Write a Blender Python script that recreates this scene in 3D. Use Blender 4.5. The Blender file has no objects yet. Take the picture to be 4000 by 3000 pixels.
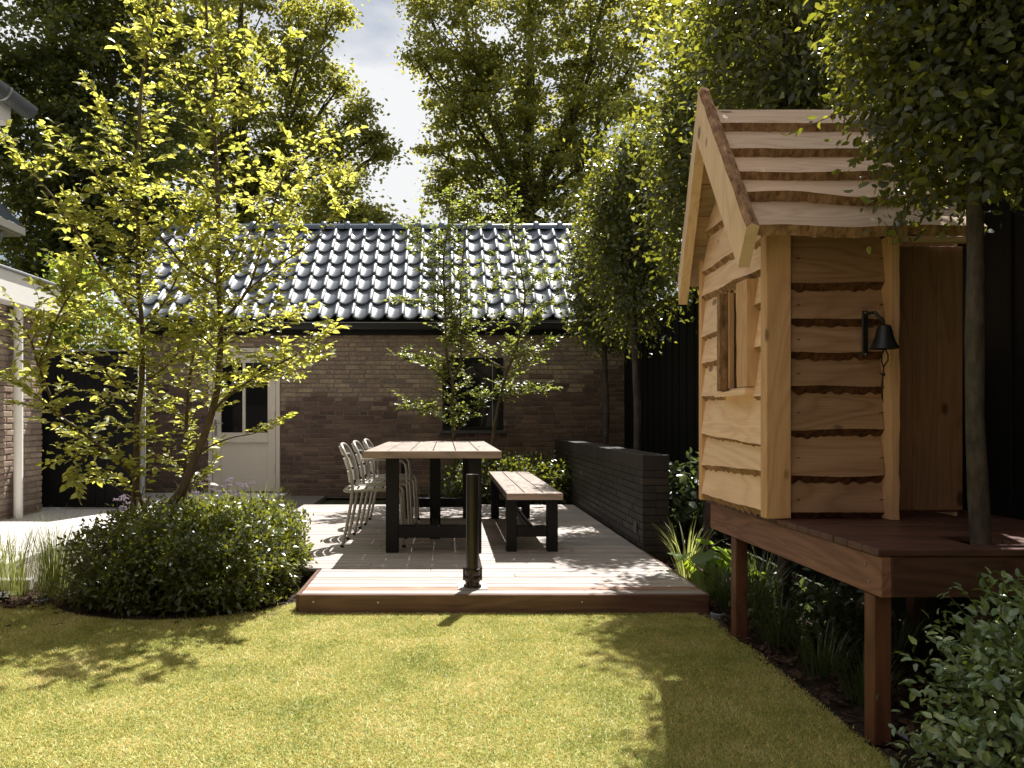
import bpy, math, random
import numpy as np
from math import sin, cos, pi, sqrt, radians
from mathutils import Vector, Matrix, noise as mnoise

random.seed(7); np.random.seed(7)
S = bpy.context.scene
COL = S.collection

# ------------------------------------------------------------------ camera
CAMZ = 1.09
FP = 2900.0
cam_d = bpy.data.cameras.new('camera'); cam = bpy.data.objects.new('camera', cam_d); COL.objects.link(cam)
cam.location = (0, 0, CAMZ); cam.rotation_euler = (radians(90), 0, 0)
cam_d.sensor_width = 36; cam_d.lens = FP/4000*36
cam_d.shift_x = 0.065; cam_d.shift_y = 0.034
cam_d.clip_start = 0.05; cam_d.clip_end = 2000
S.camera = cam

# ------------------------------------------------------------------ light
SUNV = Vector((0.222, 0.574, 1.0)).normalized()
w = bpy.data.worlds.new('World'); S.world = w; w.use_nodes = True
nt = w.node_tree; nt.nodes.clear()
out = nt.nodes.new('ShaderNodeOutputWorld'); bg = nt.nodes.new('ShaderNodeBackground')
sky = nt.nodes.new('ShaderNodeTexSky'); sky.sky_type = 'NISHITA'; sky.sun_disc = False
sky.sun_elevation = radians(58.4); sky.sun_rotation = radians(21.1)
tc = nt.nodes.new('ShaderNodeTexCoord'); mp = nt.nodes.new('ShaderNodeMapping'); mp.inputs['Scale'].default_value = (2.2, 2.2, 5.0)
nz = nt.nodes.new('ShaderNodeTexNoise'); nz.inputs['Scale'].default_value = 1.6; nz.inputs['Detail'].default_value = 7
rp = nt.nodes.new('ShaderNodeValToRGB'); rp.color_ramp.elements[0].position = .30; rp.color_ramp.elements[1].position = .52
mx = nt.nodes.new('ShaderNodeMix'); mx.data_type = 'RGBA'
mx.inputs['B'].default_value = (11.3, 11.4, 11.5, 1)
nt.links.new(tc.outputs['Generated'], mp.inputs['Vector']); nt.links.new(mp.outputs[0], nz.inputs['Vector'])
nt.links.new(nz.outputs['Fac'], rp.inputs[0]); nt.links.new(rp.outputs[0], mx.inputs['Factor'])
nt.links.new(sky.outputs[0], mx.inputs['A']); nt.links.new(mx.outputs['Result'], bg.inputs['Color'])
bg.inputs['Strength'].default_value = 0.031
nt.links.new(bg.outputs[0], out.inputs[0])
sd = bpy.data.lights.new('sun', 'SUN'); sd.energy = 5.0; sd.angle = radians(0.53); sd.color = (1.0, 0.97, 0.91)
so = bpy.data.objects.new('sun', sd); COL.objects.link(so)
so.rotation_euler = SUNV.to_track_quat('Z', 'Y').to_euler(); so.location = (3, 8, 12)
S.view_settings.view_transform = 'Standard'; S.view_settings.look = 'None'
S.view_settings.exposure = 1.4; S.view_settings.gamma = 1.0; S.view_settings.use_curve_mapping = False
try:
    S.cycles.max_bounces = 8; S.cycles.transparent_max_bounces = 8
except Exception: pass

def PX(px, py, Y):                       # photograph pixel (4000 wide) and a real depth -> place
    return Vector(((px-1740)/FP*Y, Y, CAMZ-(py-1636)/FP*Y))

# ------------------------------------------------------------------ materials
MATS = {}
def newmat(name):
    m = bpy.data.materials.new(name); m.use_nodes = True
    t = m.node_tree; t.nodes.clear()
    return m, t, t.nodes.new, t.links.new
def out_(t, sh):
    o = t.nodes.new('ShaderNodeOutputMaterial'); t.links.new(sh, o.inputs[0]); return o
def c4(c): return (c[0], c[1], c[2], 1)
def rnd_socket(t):
    n, l = t.nodes.new, t.links.new
    oi = n('ShaderNodeObjectInfo'); ge = n('ShaderNodeNewGeometry')
    a = n('ShaderNodeMath'); a.operation = 'ADD'; l(oi.outputs['Random'], a.inputs[0]); l(ge.outputs['Random Per Island'], a.inputs[1])
    f = n('ShaderNodeMath'); f.operation = 'FRACT'; l(a.outputs[0], f.inputs[0]); return f.outputs[0]
def ramp(t, fac, stops):
    r = t.nodes.new('ShaderNodeValToRGB'); t.links.new(fac, r.inputs[0])
    e = r.color_ramp.elements
    while len(e) < len(stops): e.new(0.5)
    for x, (p, c) in zip(e, stops): x.position = p; x.color = c4(c)
    return r.outputs[0]
def mixc(t, fac, a, b, mode='MIX'):
    m = t.nodes.new('ShaderNodeMix'); m.data_type = 'RGBA'; m.blend_type = mode
    for v, k in ((fac, 'Factor'), (a, 'A'), (b, 'B')):
        s = m.inputs[k]
        if hasattr(v, 'is_linked') or hasattr(v, 'links'): t.links.new(v, s)
        else: s.default_value = v if k == 'Factor' else c4(v)
    return m.outputs['Result']
def coords(t, scale, jitter=True):
    n, l = t.nodes.new, t.links.new
    tc = n('ShaderNodeTexCoord'); m = n('ShaderNodeMapping'); m.inputs['Scale'].default_value = scale
    l(tc.outputs['Object'], m.inputs['Vector'])
    if jitter:
        r = rnd_socket(t); k = n('ShaderNodeMath'); k.operation = 'MULTIPLY'; k.inputs[1].default_value = 37.0; l(r, k.inputs[0])
        c = n('ShaderNodeCombineXYZ'); [l(k.outputs[0], c.inputs[i]) for i in range(3)]
        l(c.outputs[0], m.inputs['Location'])
    return m.outputs[0]
def noise_(t, vec, scale, detail=4, rough=.55, dist=0):
    n = t.nodes.new('ShaderNodeTexNoise'); n.inputs['Scale'].default_value = scale; n.inputs['Detail'].default_value = detail
    n.inputs['Roughness'].default_value = rough; n.inputs['Distortion'].default_value = dist
    if vec is not None: t.links.new(vec, n.inputs['Vector'])
    return n.outputs['Fac']
def bump(t, h, strength, dist=.01):
    b = t.nodes.new('ShaderNodeBump'); b.inputs['Strength'].default_value = strength; b.inputs['Distance'].default_value = dist
    t.links.new(h, b.inputs['Height']); return b.outputs[0]
def princ(t, col, rough=.6, spec=.4, metal=0, normal=None, rough_s=None):
    p = t.nodes.new('ShaderNodeBsdfPrincipled')
    if hasattr(col, 'links'): t.links.new(col, p.inputs['Base Color'])
    else: p.inputs['Base Color'].default_value = c4(col)
    p.inputs['Roughness'].default_value = rough; p.inputs['Specular IOR Level'].default_value = spec; p.inputs['Metallic'].default_value = metal
    if rough_s is not None: t.links.new(rough_s, p.inputs['Roughness'])
    if normal is not None: t.links.new(normal, p.inputs['Normal'])
    return p.outputs[0]
def M(name, col=None, rough=.6, spec=.4, metal=0, var=.12, nscale=30, bmp=.15):
    if name in MATS: return MATS[name]
    m, t, n, l = newmat(name)
    v = coords(t, (1, 1, 1)); f = noise_(t, v, nscale, 6, .6)
    c = ramp(t, f, [(.25, [x*(1-var) for x in col]), (.75, [min(1, x*(1+var)) for x in col])])
    out_(t, princ(t, c, rough, spec, metal, bump(t, f, bmp, .004))); MATS[name] = m; return m
def Wood(name, axis, light, dark, ring=9.0, rough=.6, knots=True, contrast=1.0, var=.16, bmp=.25, spec=.3):
    """sawn wood: stretched grain with cathedral rings, fine fibres and scattered knots"""
    if name in MATS: return MATS[name]
    m, t, n, l = newmat(name)
    sc = [1.0, 1.0, 1.0]; sc['xyz'.index(axis)] = .16
    v = coords(t, sc)
    low = noise_(t, v, 5.0, 2, .5, .6)
    k = n('ShaderNodeMath'); k.operation = 'MULTIPLY'; k.inputs[1].default_value = ring; l(low, k.inputs[0])
    f = n('ShaderNodeMath'); f.operation = 'PINGPONG'; f.inputs[1].default_value = .5; l(k.outputs[0], f.inputs[0])
    sc2 = [1.0, 1.0, 1.0]; sc2['xyz'.index(axis)] = .025
    fine = noise_(t, coords(t, sc2), 190, 3, .6)
    rings = ramp(t, f.outputs[0], [(.0, dark), (.22, [a*.6+b*.4 for a, b in zip(light, dark)]), (.5, light), (1, light)])
    c = mixc(t, .45*contrast, rings, light) if contrast < 1 else rings
    c = mixc(t, .35, c, ramp(t, fine, [(.3, dark), (.7, light)]))
    rs = rnd_socket(t)
    c = mixc(t, 1.0, c, ramp(t, rs, [(0, (1-var, 1-var, 1-var*1.1)), (.5, (1, 1, 1)), (1, (1+var*.6, 1+var*.3, 1))]), 'MULTIPLY')
    if knots:
        sk = [1.0, 1.0, 1.0]; sk['xyz'.index(axis)] = .55
        vo = n('ShaderNodeTexVoronoi'); vo.inputs['Scale'].default_value = 5.5; l(coords(t, sk), vo.inputs['Vector'])
        kn = ramp(t, vo.outputs['Distance'], [(.0, (.95, .95, .95)), (.075, (.85, .85, .85)), (.12, (0, 0, 0)), (1, (0, 0, 0))])
        c = mixc(t, kn, c, [x*.35 for x in dark])
    out_(t, princ(t, c, rough, spec, 0, bump(t, fine, bmp, .003))); MATS[name] = m; return m
def Leaf(name, cols, trans, tf=.4, rough=.4, spec=.5):
    if name in MATS: return MATS[name]
    m, t, n, l = newmat(name)
    r = rnd_socket(t)
    k = len(cols)
    c = ramp(t, r, [(i/(max(1, k-1)), cc) for i, cc in enumerate(cols)])
    p = princ(t, c, rough, spec)
    tr = n('ShaderNodeBsdfTranslucent')
    kt = len(trans); l(ramp(t, r, [(i/(max(1, kt-1)), cc) for i, cc in enumerate(trans)]), tr.inputs[0])
    mx = n('ShaderNodeMixShader'); mx.inputs[0].default_value = tf; l(p, mx.inputs[1]); l(tr.outputs[0], mx.inputs[2])
    out_(t, mx.outputs[0]); MATS[name] = m; return m
def Brick(name, cols, rough=.85, spec=.25, soot=.3, bmp=.6):
    if name in MATS: return MATS[name]
    m, t, n, l = newmat(name)
    r = rnd_socket(t); c = ramp(t, r, [(i/(len(cols)-1), cc) for i, cc in enumerate(cols)])
    tc_ = n('ShaderNodeTexCoord')
    g = n('ShaderNodeNewGeometry')
    f = noise_(t, g.outputs['Position'], 28, 7, .65); f2 = noise_(t, g.outputs['Position'], 2.2, 3, .5)
    c = mixc(t, 1.0, c, ramp(t, f, [(.3, (1-soot, 1-soot, 1-soot)), (.7, (1.12, 1.1, 1.05))]), 'MULTIPLY')
    c = mixc(t, 1.0, c, ramp(t, f2, [(.35, (.78, .76, .76)), (.65, (1.1, 1.08, 1.05))]), 'MULTIPLY')
    out_(t, princ(t, c, rough, spec, 0, bump(t, f, bmp, .006))); MATS[name] = m; return m
def Bark(name, a, b, scale=14):
    if name in MATS: return MATS[name]
    m, t, n, l = newmat(name)
    v = coords(t, (1, 1, .35)); f = noise_(t, v, scale, 8, .7)
    out_(t, princ(t, ramp(t, f, [(.32, a), (.68, b)]), .85, .2, 0, bump(t, f, .8, .01))); MATS[name] = m; return m

DECK = Wood('deck_wood', 'x', (.40, .36, .34), (.23, .195, .18), 7, .55, False, .7, .22)
DECK_RED = Wood('deck_red_wood', 'x', (.34, .20, .145), (.16, .085, .06), 7, .5, False, 1, .1)
FASC = Wood('fascia_wood', 'x', (.155, .082, .06), (.085, .042, .032), 8, .45, False, 1, .08)
TABLE_X = Wood('table_wood_across', 'x', (.33, .25, .205), (.19, .14, .11), 8, .5, False, 1, .1)
TABLE_Y = Wood('table_wood_along', 'y', (.29, .24, .21), (.17, .135, .115), 8, .5, False, 1, .12)
LARX = Wood('larch_x', 'x', (.68, .50, .37), (.42, .26, .17), 10, .6, True, .75, .22)  # roof larch, lightened in colour in place of more sky and sun
LARY = Wood('larch_y', 'y', (.86, .62, .44), (.62, .37, .235), 10, .6, True, .75, .08)  # gable larch, colour raised to make up for weak light from the left
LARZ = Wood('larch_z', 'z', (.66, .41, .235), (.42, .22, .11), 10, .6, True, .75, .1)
LARF = Wood('larch_front_shaded', 'x', (.42, .26, .165), (.20, .095, .05), 10, .6, True, .75, .2)  # front cladding larch, darkened to stand in for the shade there
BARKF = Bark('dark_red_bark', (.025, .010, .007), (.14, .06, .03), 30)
LDOOR = Wood('larch_door_shaded', 'z', (.22, .125, .07), (.12, .058, .03), 9, .65, True, .75, .12)  # door larch, shade of the recess is put into the colour
HARD_X = Wood('hardwood_x', 'x', (.105, .050, .038), (.05, .022, .017), 8, .45, False, 1, .2)  # platform boards and front beam, toned down for the shadow on the front
HARD_Y = Wood('hardwood_y', 'y', (.24, .12, .085), (.12, .052, .036), 11, .5, False, 1, .1)
HARD_Z = Wood('hardwood_z', 'z', (.15, .066, .038), (.075, .03, .019), 8, .5, False, 1, .1)
BARKE = Bark('live_edge_bark', (.10, .045, .022), (.46, .27, .15), 34)
BLACKW = M('black_stained_wood', (.006, .006, .0065), .7, .15, 0, .4, 40, .4)
BLACKM = M('black_coated_steel', (.007, .0065, .0065), .6, .25, 0, .15, 60, .1)
POLEM = M('bronze_black_steel', (.035, .028, .025), .32, .5, .6, .1, 30, .05)
CHAIRM = M('grey_beige_metal', (.34, .315, .275), .38, .5, 0, .05, 40, .03)
CREAM = M('cream_paint', (.66, .60, .52), .5, .4, 0, .05, 8, .06)
WHITE = M('white_paint', (.72, .70, .67), .5, .4, 0, .04, 6, .05)
PIPE = M('white_pipe', (.72, .70, .66), .35, .5, 0, .03, 5, .02)
ZINC = M('zinc', (.33, .34, .36), .45, .5, .7, .12, 12, .05)
GLASS = M('window_glass', (.008, .009, .010), .05, .22, 0, .02, 2, .0)
STEEL = M('brushed_steel', (.55, .55, .55), .3, .5, 1, .05, 60, .05)
MORTAR = M('mortar', (.19, .165, .145), .95, .1, 0, .25, 60, .5)
MORTARD = M('dark_mortar', (.035, .033, .033), .95, .1, 0, .25, 60, .5)
BR_SAND = Brick('weathered_tan_brick', [(.41, .33, .245), (.30, .24, .19), (.44, .355, .25), (.27, .21, .175), (.36, .275, .21), (.25, .195, .17), (.39, .305, .225)], soot=.45)
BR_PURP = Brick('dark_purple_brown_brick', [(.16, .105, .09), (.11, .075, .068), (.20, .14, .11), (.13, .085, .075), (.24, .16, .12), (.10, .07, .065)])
BR_OLD = Brick('grey_brown_brick', [(.36, .29, .23), (.27, .205, .165), (.39, .32, .255), (.23, .17, .14), (.32, .25, .20)])
BR_BLACK = Brick('black_brick', [(.022, .019, .020), (.040, .032, .031), (.028, .024, .025), (.055, .043, .040)], .5, .45, .25, .4)
BR_RED = Brick('dark_red_brick', [(.11, .04, .03), (.14, .055, .04), (.085, .035, .03)])
TILE = M('glazed_anthracite_tile', (.085, .098, .122), .46, 1.0, 0, .15, 5, .05)
SLAB = M('pale_concrete_slab', (.50, .47, .45), .8, .25, 0, .06, 40, .15)
SOIL = M('dark_soil', (.032, .022, .016), .95, .1, 0, .5, 25, 1.0)
MULCH = M('bark_mulch', (.06, .035, .024), .9, .15, 0, .5, 20, .6)
GROUND = M('far_ground', (.05, .055, .03), .95, .1, 0, .3, 3, .3)
BARK_G = Bark('grey_smooth_bark', (.028, .022, .019), (.095, .076, .063), 26)
BARK_B = Bark('brown_young_bark', (.055, .038, .024), (.15, .11, .07), 30)
BARK_D = Bark('dark_old_bark', (.03, .024, .018), (.075, .06, .045), 6)

# ------------------------------------------------------------------ object helpers
WL = {}                                        # world position of parents
def reg(o, loc): WL[o.name] = Vector(loc)
def setp(o, label=None, cat=None, group=None, kind=None):
    if label: o['label'] = label
    if cat: o['category'] = cat
    if group: o['group'] = group
    if kind: o['kind'] = kind
    return o
def thing(name, label, cat, loc=(0, 0, 0), group=None, kind=None):
    o = bpy.data.objects.new(name, None); COL.objects.link(o); o.location = loc; o.empty_display_size = .1
    reg(o, loc); return setp(o, label, cat, group, kind)
def link(name, me, parent=None, loc=None, rot=None, scale=None, mw=None):
    o = bpy.data.objects.new(name, me); COL.objects.link(o)
    if parent is not None:
        o.parent = parent; o.matrix_parent_inverse = Matrix.Translation(-WL[parent.name])
    if mw is not None: o.matrix_basis = mw
    if loc is not None: o.location = loc
    if rot is not None: o.rotation_euler = rot
    if scale is not None: o.scale = scale
    reg(o, (0, 0, 0)) if (loc is None and mw is None) else reg(o, o.location)
    return o
class MB:
    def __init__(s): s.v = []; s.f = []; s.m = []
    def add(s, vs, fs, mi=0):
        b = len(s.v); s.v += [tuple(v) for v in vs]; s.f += [tuple(b+i for i in f) for f in fs]
        s.m += ([mi]*len(fs) if isinstance(mi, int) else list(mi)); return s
    def box(s, x0, x1, y0, y1, z0, z1, mi=0):
        v = [(x, y, z) for x in (x0, x1) for y in (y0, y1) for z in (z0, z1)]
        return s.add(v, [(0, 1, 3, 2), (4, 6, 7, 5), (0, 4, 5, 1), (2, 3, 7, 6), (0, 2, 6, 4), (1, 5, 7, 3)], mi)
    def cbox(s, x0, x1, y0, y1, z0, z1, b=.003, mi=0):
        """box with chamfered edges, 44 triangles"""
        b = min(b, (x1-x0)*.45, (y1-y0)*.45, (z1-z0)*.45)
        X, Y, Z = (x0, x1), (y0, y1), (z0, z1); sg = (1, -1); vs = []; ix = {}
        for i in (0, 1):
            for j in (0, 1):
                for k in (0, 1):
                    bx, by, bz = X[i]+sg[i]*b, Y[j]+sg[j]*b, Z[k]+sg[k]*b
                    for a, p in enumerate(((X[i], by, bz), (bx, Y[j], bz), (bx, by, Z[k]))):
                        ix[i, j, k, a] = len(vs); vs.append(p)
        fs = []
        for a in range(3):
            for q in (0, 1):
                lst = []
                for (u, vv) in ((0, 0), (1, 0), (1, 1), (0, 1)):
                    key = [0, 0, 0]; key[a] = q; o_ = [d for d in range(3) if d != a]; key[o_[0]] = u; key[o_[1]] = vv
                    lst.append(ix[key[0], key[1], key[2], a])
                if (q == 0) == (a != 1): lst.reverse()
                fs.append(tuple(lst))
        for a in range(3):                      # edges along axis a
            o_ = [d for d in range(3) if d != a]
            for u in (0, 1):
                for vv in (0, 1):
                    k0 = [0, 0, 0]; k0[o_[0]] = u; k0[o_[1]] = vv; k1 = list(k0); k1[a] = 1
                    lst = [ix[k0[0], k0[1], k0[2], o_[0]], ix[k1[0], k1[1], k1[2], o_[0]], ix[k1[0], k1[1], k1[2], o_[1]], ix[k0[0], k0[1], k0[2], o_[1]]]
                    fs.append(tuple(lst))
        for i in (0, 1):
            for j in (0, 1):
                for k in (0, 1): fs.append((ix[i, j, k, 0], ix[i, j, k, 1], ix[i, j, k, 2]))
        return s.add(vs, fs, mi)
    def tube(s, pts, r, n=8, cap=True, mi=0, squash=1.0):
        pts = [Vector(p) for p in pts]; rr = r if hasattr(r, '__len__') else [r]*len(pts)
        b = len(s.v); up = None
        for i, p in enumerate(pts):
            d = (pts[min(i+1, len(pts)-1)]-pts[max(i-1, 0)])
            d = d.normalized() if d.length > 1e-9 else Vector((0, 0, 1))
            if up is None: up = d.orthogonal().normalized()
            up = (up-d*up.dot(d)); up = up.normalized() if up.length > 1e-6 else d.orthogonal().normalized()
            sd_ = d.cross(up)
            for k in range(n):
                a = 2*pi*k/n; q = p+(up*cos(a)+sd_*sin(a)*squash)*rr[i]; s.v.append(tuple(q))
        fs = [(b+i*n+k, b+i*n+(k+1) % n, b+(i+1)*n+(k+1) % n, b+(i+1)*n+k) for i in range(len(pts)-1) for k in range(n)]
        if cap: fs += [tuple(b+k for k in range(n))[::-1], tuple(b+(len(pts)-1)*n+k for k in range(n))]
        s.f += fs; s.m += [mi]*len(fs); return s
    def lathe(s, prof, c=(0, 0, 0), n=20, mi=0):
        b = len(s.v)
        for (r, z) in prof:
            for k in range(n):
                a = 2*pi*k/n; s.v.append((c[0]+r*cos(a), c[1]+r*sin(a), c[2]+z))
        fs = [(b+i*n+k, b+i*n+(k+1) % n, b+(i+1)*n+(k+1) % n, b+(i+1)*n+k) for i in range(len(prof)-1) for k in range(n)]
        s.f += fs; s.m += [mi]*len(fs); return s
    def mesh(s, name, mats, smooth=False):
        me = bpy.data.meshes.new(name); me.from_pydata(s.v, [], s.f)
        for m in (mats if isinstance(mats, (list, tuple)) else [mats]): me.materials.append(m)
        if any(s.m): me.polygons.foreach_set('material_index', s.m)
        import bmesh
        bm = bmesh.new(); bm.from_mesh(me); bmesh.ops.recalc_face_normals(bm, faces=bm.faces); bm.to_mesh(me); bm.free()
        if smooth: me.shade_smooth(); me.set_sharp_from_angle(angle=radians(40))
        me.update(); return me
    def build(s, name, mats, parent=None, smooth=False, label=None):
        o = link(name, s.mesh(name, mats, smooth), parent)
        if label: o['label'] = label
        return o
def np_mesh(name, V, F, mat):
    """V (n,3), F (m,k) -> mesh, fast"""
    me = bpy.data.meshes.new(name); V = np.asarray(V, dtype=np.float32); F = np.asarray(F, dtype=np.int32)
    me.vertices.add(len(V)); me.vertices.foreach_set('co', V.ravel())
    k = F.shape[1]; me.loops.add(F.size); me.loops.foreach_set('vertex_index', F.ravel())
    me.polygons.add(len(F)); me.polygons.foreach_set('loop_start', np.arange(0, F.size, k, dtype=np.int32))
    try: me.polygons.foreach_set('loop_total', np.full(len(F), k, dtype=np.int32))
    except Exception: pass
    me.materials.append(mat); me.update(calc_edges=True); me.validate(); return me
# leaf templates: length 1 along +x, normal +z
LEAF6 = (np.array([(0, 0, 0), (.3, .27, .07), (.72, .2, .03), (1, 0, -.14), (.72, -.2, .03), (.3, -.27, .07), (.5, 0, 0)], float),
         np.array([(0, 6, 1), (6, 2, 1), (6, 3, 2), (0, 5, 6), (6, 5, 4), (6, 4, 3)]))
LEAF4 = (np.array([(0, 0, 0), (.45, .25, .06), (1, 0, -.08), (.45, -.25, .06), (.5, 0, 0)], float), np.array([(0, 4, 1), (4, 2, 1), (0, 3, 4), (4, 3, 2)]))
LEAF2 = (np.array([(0, 0, 0), (.5, .36, .06), (1, 0, 0), (.5, -.36, .06)], float), np.array([(0, 2, 1), (0, 3, 2)]))
def frames(D, N):
    D = D/np.maximum(np.linalg.norm(D, axis=1, keepdims=True), 1e-9)
    Y = np.cross(N, D); Y /= np.maximum(np.linalg.norm(Y, axis=1, keepdims=True), 1e-9)
    Z = np.cross(D, Y); return D, Y, Z
def leaves_mesh(name, T, P, D, N, size, mat, wid=1.0):
    P, D, N = map(np.asarray, (P, D, N)); size = np.asarray(size).reshape(-1, 1, 1)
    X, Y, Z = frames(D, N); tv, tf = T
    V = P[:, None, :] + size*(tv[None, :, 0:1]*X[:, None, :] + wid*tv[None, :, 1:2]*Y[:, None, :] + tv[None, :, 2:3]*Z[:, None, :])
    F = tf[None]+(np.arange(len(P))*len(tv))[:, None, None]
    return np_mesh(name, V.reshape(-1, 3), F.reshape(-1, 3), mat)
def leaves_with_parts(parent, T, P, D, N, size, mat, nparts=300, wid=1.0, stuff='foliage', score=None):
    """the nparts leaves that show largest are objects of their own, the rest one joined part"""
    P, D, N, size = map(np.asarray, (P, D, N, size))
    if score is None: score = size/np.maximum(.5, P[:, 1])
    px = 1740+P[:, 0]/np.maximum(P[:, 1], .1)*FP; py = 1636-(P[:, 2]-CAMZ)/np.maximum(P[:, 1], .1)*FP
    vis = (px > 0) & (px < 4000) & (py > 0) & (py < 3000)
    order = np.argsort(-(score*np.where(vis, 1, .1)))
    a, b = order[:nparts], order[nparts:]
    X, Y, Z = frames(D, N)
    tv, tf = T; base = np_mesh('leaf', tv*np.array([1, wid, 1]), tf, mat)
    for i in a:
        m = Matrix(((X[i, 0], Y[i, 0], Z[i, 0], P[i, 0]), (X[i, 1], Y[i, 1], Z[i, 1], P[i, 1]), (X[i, 2], Y[i, 2], Z[i, 2], P[i, 2]), (0, 0, 0, 1))) @ Matrix.Scale(float(size[i]), 4)
        link('leaf', base, parent, mw=m)
    if len(b):
        o = link(stuff, leaves_mesh(stuff, T, P[b], D[b], N[b], size[b], mat, wid), parent); o['kind'] = 'stuff'
def rvec(n): 
    v = np.random.normal(size=(n, 3)); return v/np.linalg.norm(v, axis=1, keepdims=True)

# ================================================================== SETTING
g = MB(); g.add([(-300, -100, -.03), (300, -100, -.03), (300, 500, -.03), (-300, 500, -.03)], [(0, 1, 2, 3)])
setp(g.build('ground', GROUND), kind='structure', label='dark bare ground under and beyond the garden')
def bumpy(x0, x1, y0, y1, z, amp, nx, ny, seed=0):
    xs = np.linspace(x0, x1, nx); ys = np.linspace(y0, y1, ny)
    V = [(x, y, z+amp*(mnoise.noise(Vector((x*9+seed, y*9, 0)))+.6*mnoise.noise(Vector((x*27, y*27, seed))))) for y in ys for x in xs]
    F = [(j*nx+i, j*nx+i+1, (j+1)*nx+i+1, (j+1)*nx+i) for j in range(ny-1) for i in range(nx-1)]
    return np_mesh('soil', V, F, SOIL)
setp(link('soil_bed', bumpy(1.40, 2.45, .8, 10.15, .0, .022, 60, 420)), 'dark planting bed soil along the black fence', kind='structure')
setp(link('soil_bed', bumpy(-4.5, -.83, 3.85, 6.5, .0, .02, 160, 110, 5)), 'dark planting bed soil under the round shrub', kind='structure')
setp(link('soil_bed', bumpy(-.6, 1.5, 8.52, 10.15, .05, .02, 90, 70, 9)), 'dark planting bed soil behind the deck', kind='structure')
def mulch(x0, x1, y0, y1, n, z=.01):
    P = np.stack([np.random.uniform(x0, x1, n), np.random.uniform(y0, y1, n), np.full(n, z)+np.random.uniform(0, .02, n)], 1)
    D = rvec(n); D[:, 2] *= .3; N = rvec(n)*.5+np.array([0, 0, 1])
    return P, D, N, np.random.uniform(.012, .045, n)
a = mulch(1.42, 2.4, 1.6, 6.5, 6000); b = mulch(-3.6, -2.2, 4.2, 4.8, 2500); c = mulch(-.8, 1.4, 8.6, 10, 1200, .06)
P, D, N, s_ = [np.concatenate(k) for k in zip(a, b, c)]
setp(link('mulch', leaves_mesh('mulch', LEAF2, P, D, N, s_, MULCH)), 'brown bark chips and dry leaves scattered on the planting beds', kind='stuff')

# ---- lawn
def lawn_top(x):
    if x < -2.62: return 4.28+.05*sin(x*3)
    if x < -.83:
        u = (x+1.60)/.82
        return max(3.95, 4.72-.74*sqrt(max(0, 1-u*u))) if abs(u) < 1 else (4.28 if x < -1.6 else 4.62)
    return 4.125
def lawn_right(y): return 1.425+.02*sin(y*2.1)-.02*(y < 2.6)*(2.6-y)
LG, LT, LN, LL = newmat('lawn_green')
gp = LN('ShaderNodeNewGeometry'); f1 = noise_(LT, gp.outputs['Position'], 2.6, 7, .72); f2 = noise_(LT, gp.outputs['Position'], 60, 3, .6)
cc = ramp(LT, f1, [(.34, (.33, .35, .09)), (.5, (.54, .51, .18)), (.66, (.70, .62, .30))])
cc = mixc(LT, 1.0, cc, ramp(LT, rnd_socket(LT), [(0, (.35, .5, .35)), (.3, (.8, .95, .8)), (.55, (1, .95, .8)), (.8, (1.05, .85, .75)), (1, (1.4, 1.3, 1.6))]), 'MULTIPLY')
pr = princ(LT, cc, .5, .35); trn = LN('ShaderNodeBsdfTranslucent'); LL(cc, trn.inputs[0]); mm = LN('ShaderNodeMixShader'); mm.inputs[0].default_value = .35
LL(pr, mm.inputs[1]); LL(trn.outputs[0], mm.inputs[2]); out_(LT, mm.outputs[0])
THATCH = M('lawn_base', (.20, .20, .075), .95, .1, 0, .5, 90, .8)
V = []; F = []; xs = np.linspace(-5.5, 1.40, 140); ys = np.linspace(-1.5, 1, 24)
for j, tt in enumerate(ys*.4+.6):
    for x in xs: V.append((x, -1.5+(lawn_top(x)+1.5)*tt, .008))
V = np.array(V); nx = len(xs); F = [(j*nx+i, j*nx+i+1, (j+1)*nx+i+1, (j+1)*nx+i) for j in range(len(ys)-1) for i in range(nx-1)]
setp(link('lawn', np_mesh('lawn', V, F, THATCH)), 'short lawn ground in front of the deck', kind='structure')
n = 620000
x = np.random.uniform(-3.4, 1.47, n); y = 1.7+(4.35-1.7)*np.random.uniform(0, 1, n)
tx = np.linspace(-3.6, 1.6, 500); ty = np.array([lawn_top(q) for q in tx])
keep = (y < np.interp(x, tx, ty)+np.random.normal(0, .008, n)) & (x < 1.425+.02*np.sin(y*2.1)+np.random.normal(0, .008, n)) & (x > -.68*y-.5)
x, y = x[keep], y[keep]; n = len(x)
h = np.random.uniform(.005, .0135, n); az = np.random.uniform(0, 2*pi, n); ln = np.abs(np.random.normal(0, .011, n)); aw = np.random.uniform(0, 2*pi, n); wd = np.random.uniform(.0013, .0024, n)
V = np.empty((n, 3, 3))
V[:, 0] = np.stack([x-np.cos(aw)*wd, y-np.sin(aw)*wd, np.full(n, .008)], 1); V[:, 1] = np.stack([x+np.cos(aw)*wd, y+np.sin(aw)*wd, np.full(n, .008)], 1)
V[:, 2] = np.stack([x+np.cos(az)*ln, y+np.sin(az)*ln, .008+h], 1)
setp(link('lawn_grass', np_mesh('lawn_grass', V.reshape(-1, 3), np.arange(3*n).reshape(-1, 3), LG)), 'short yellow green turf blades covering the lawn', kind='stuff')

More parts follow.
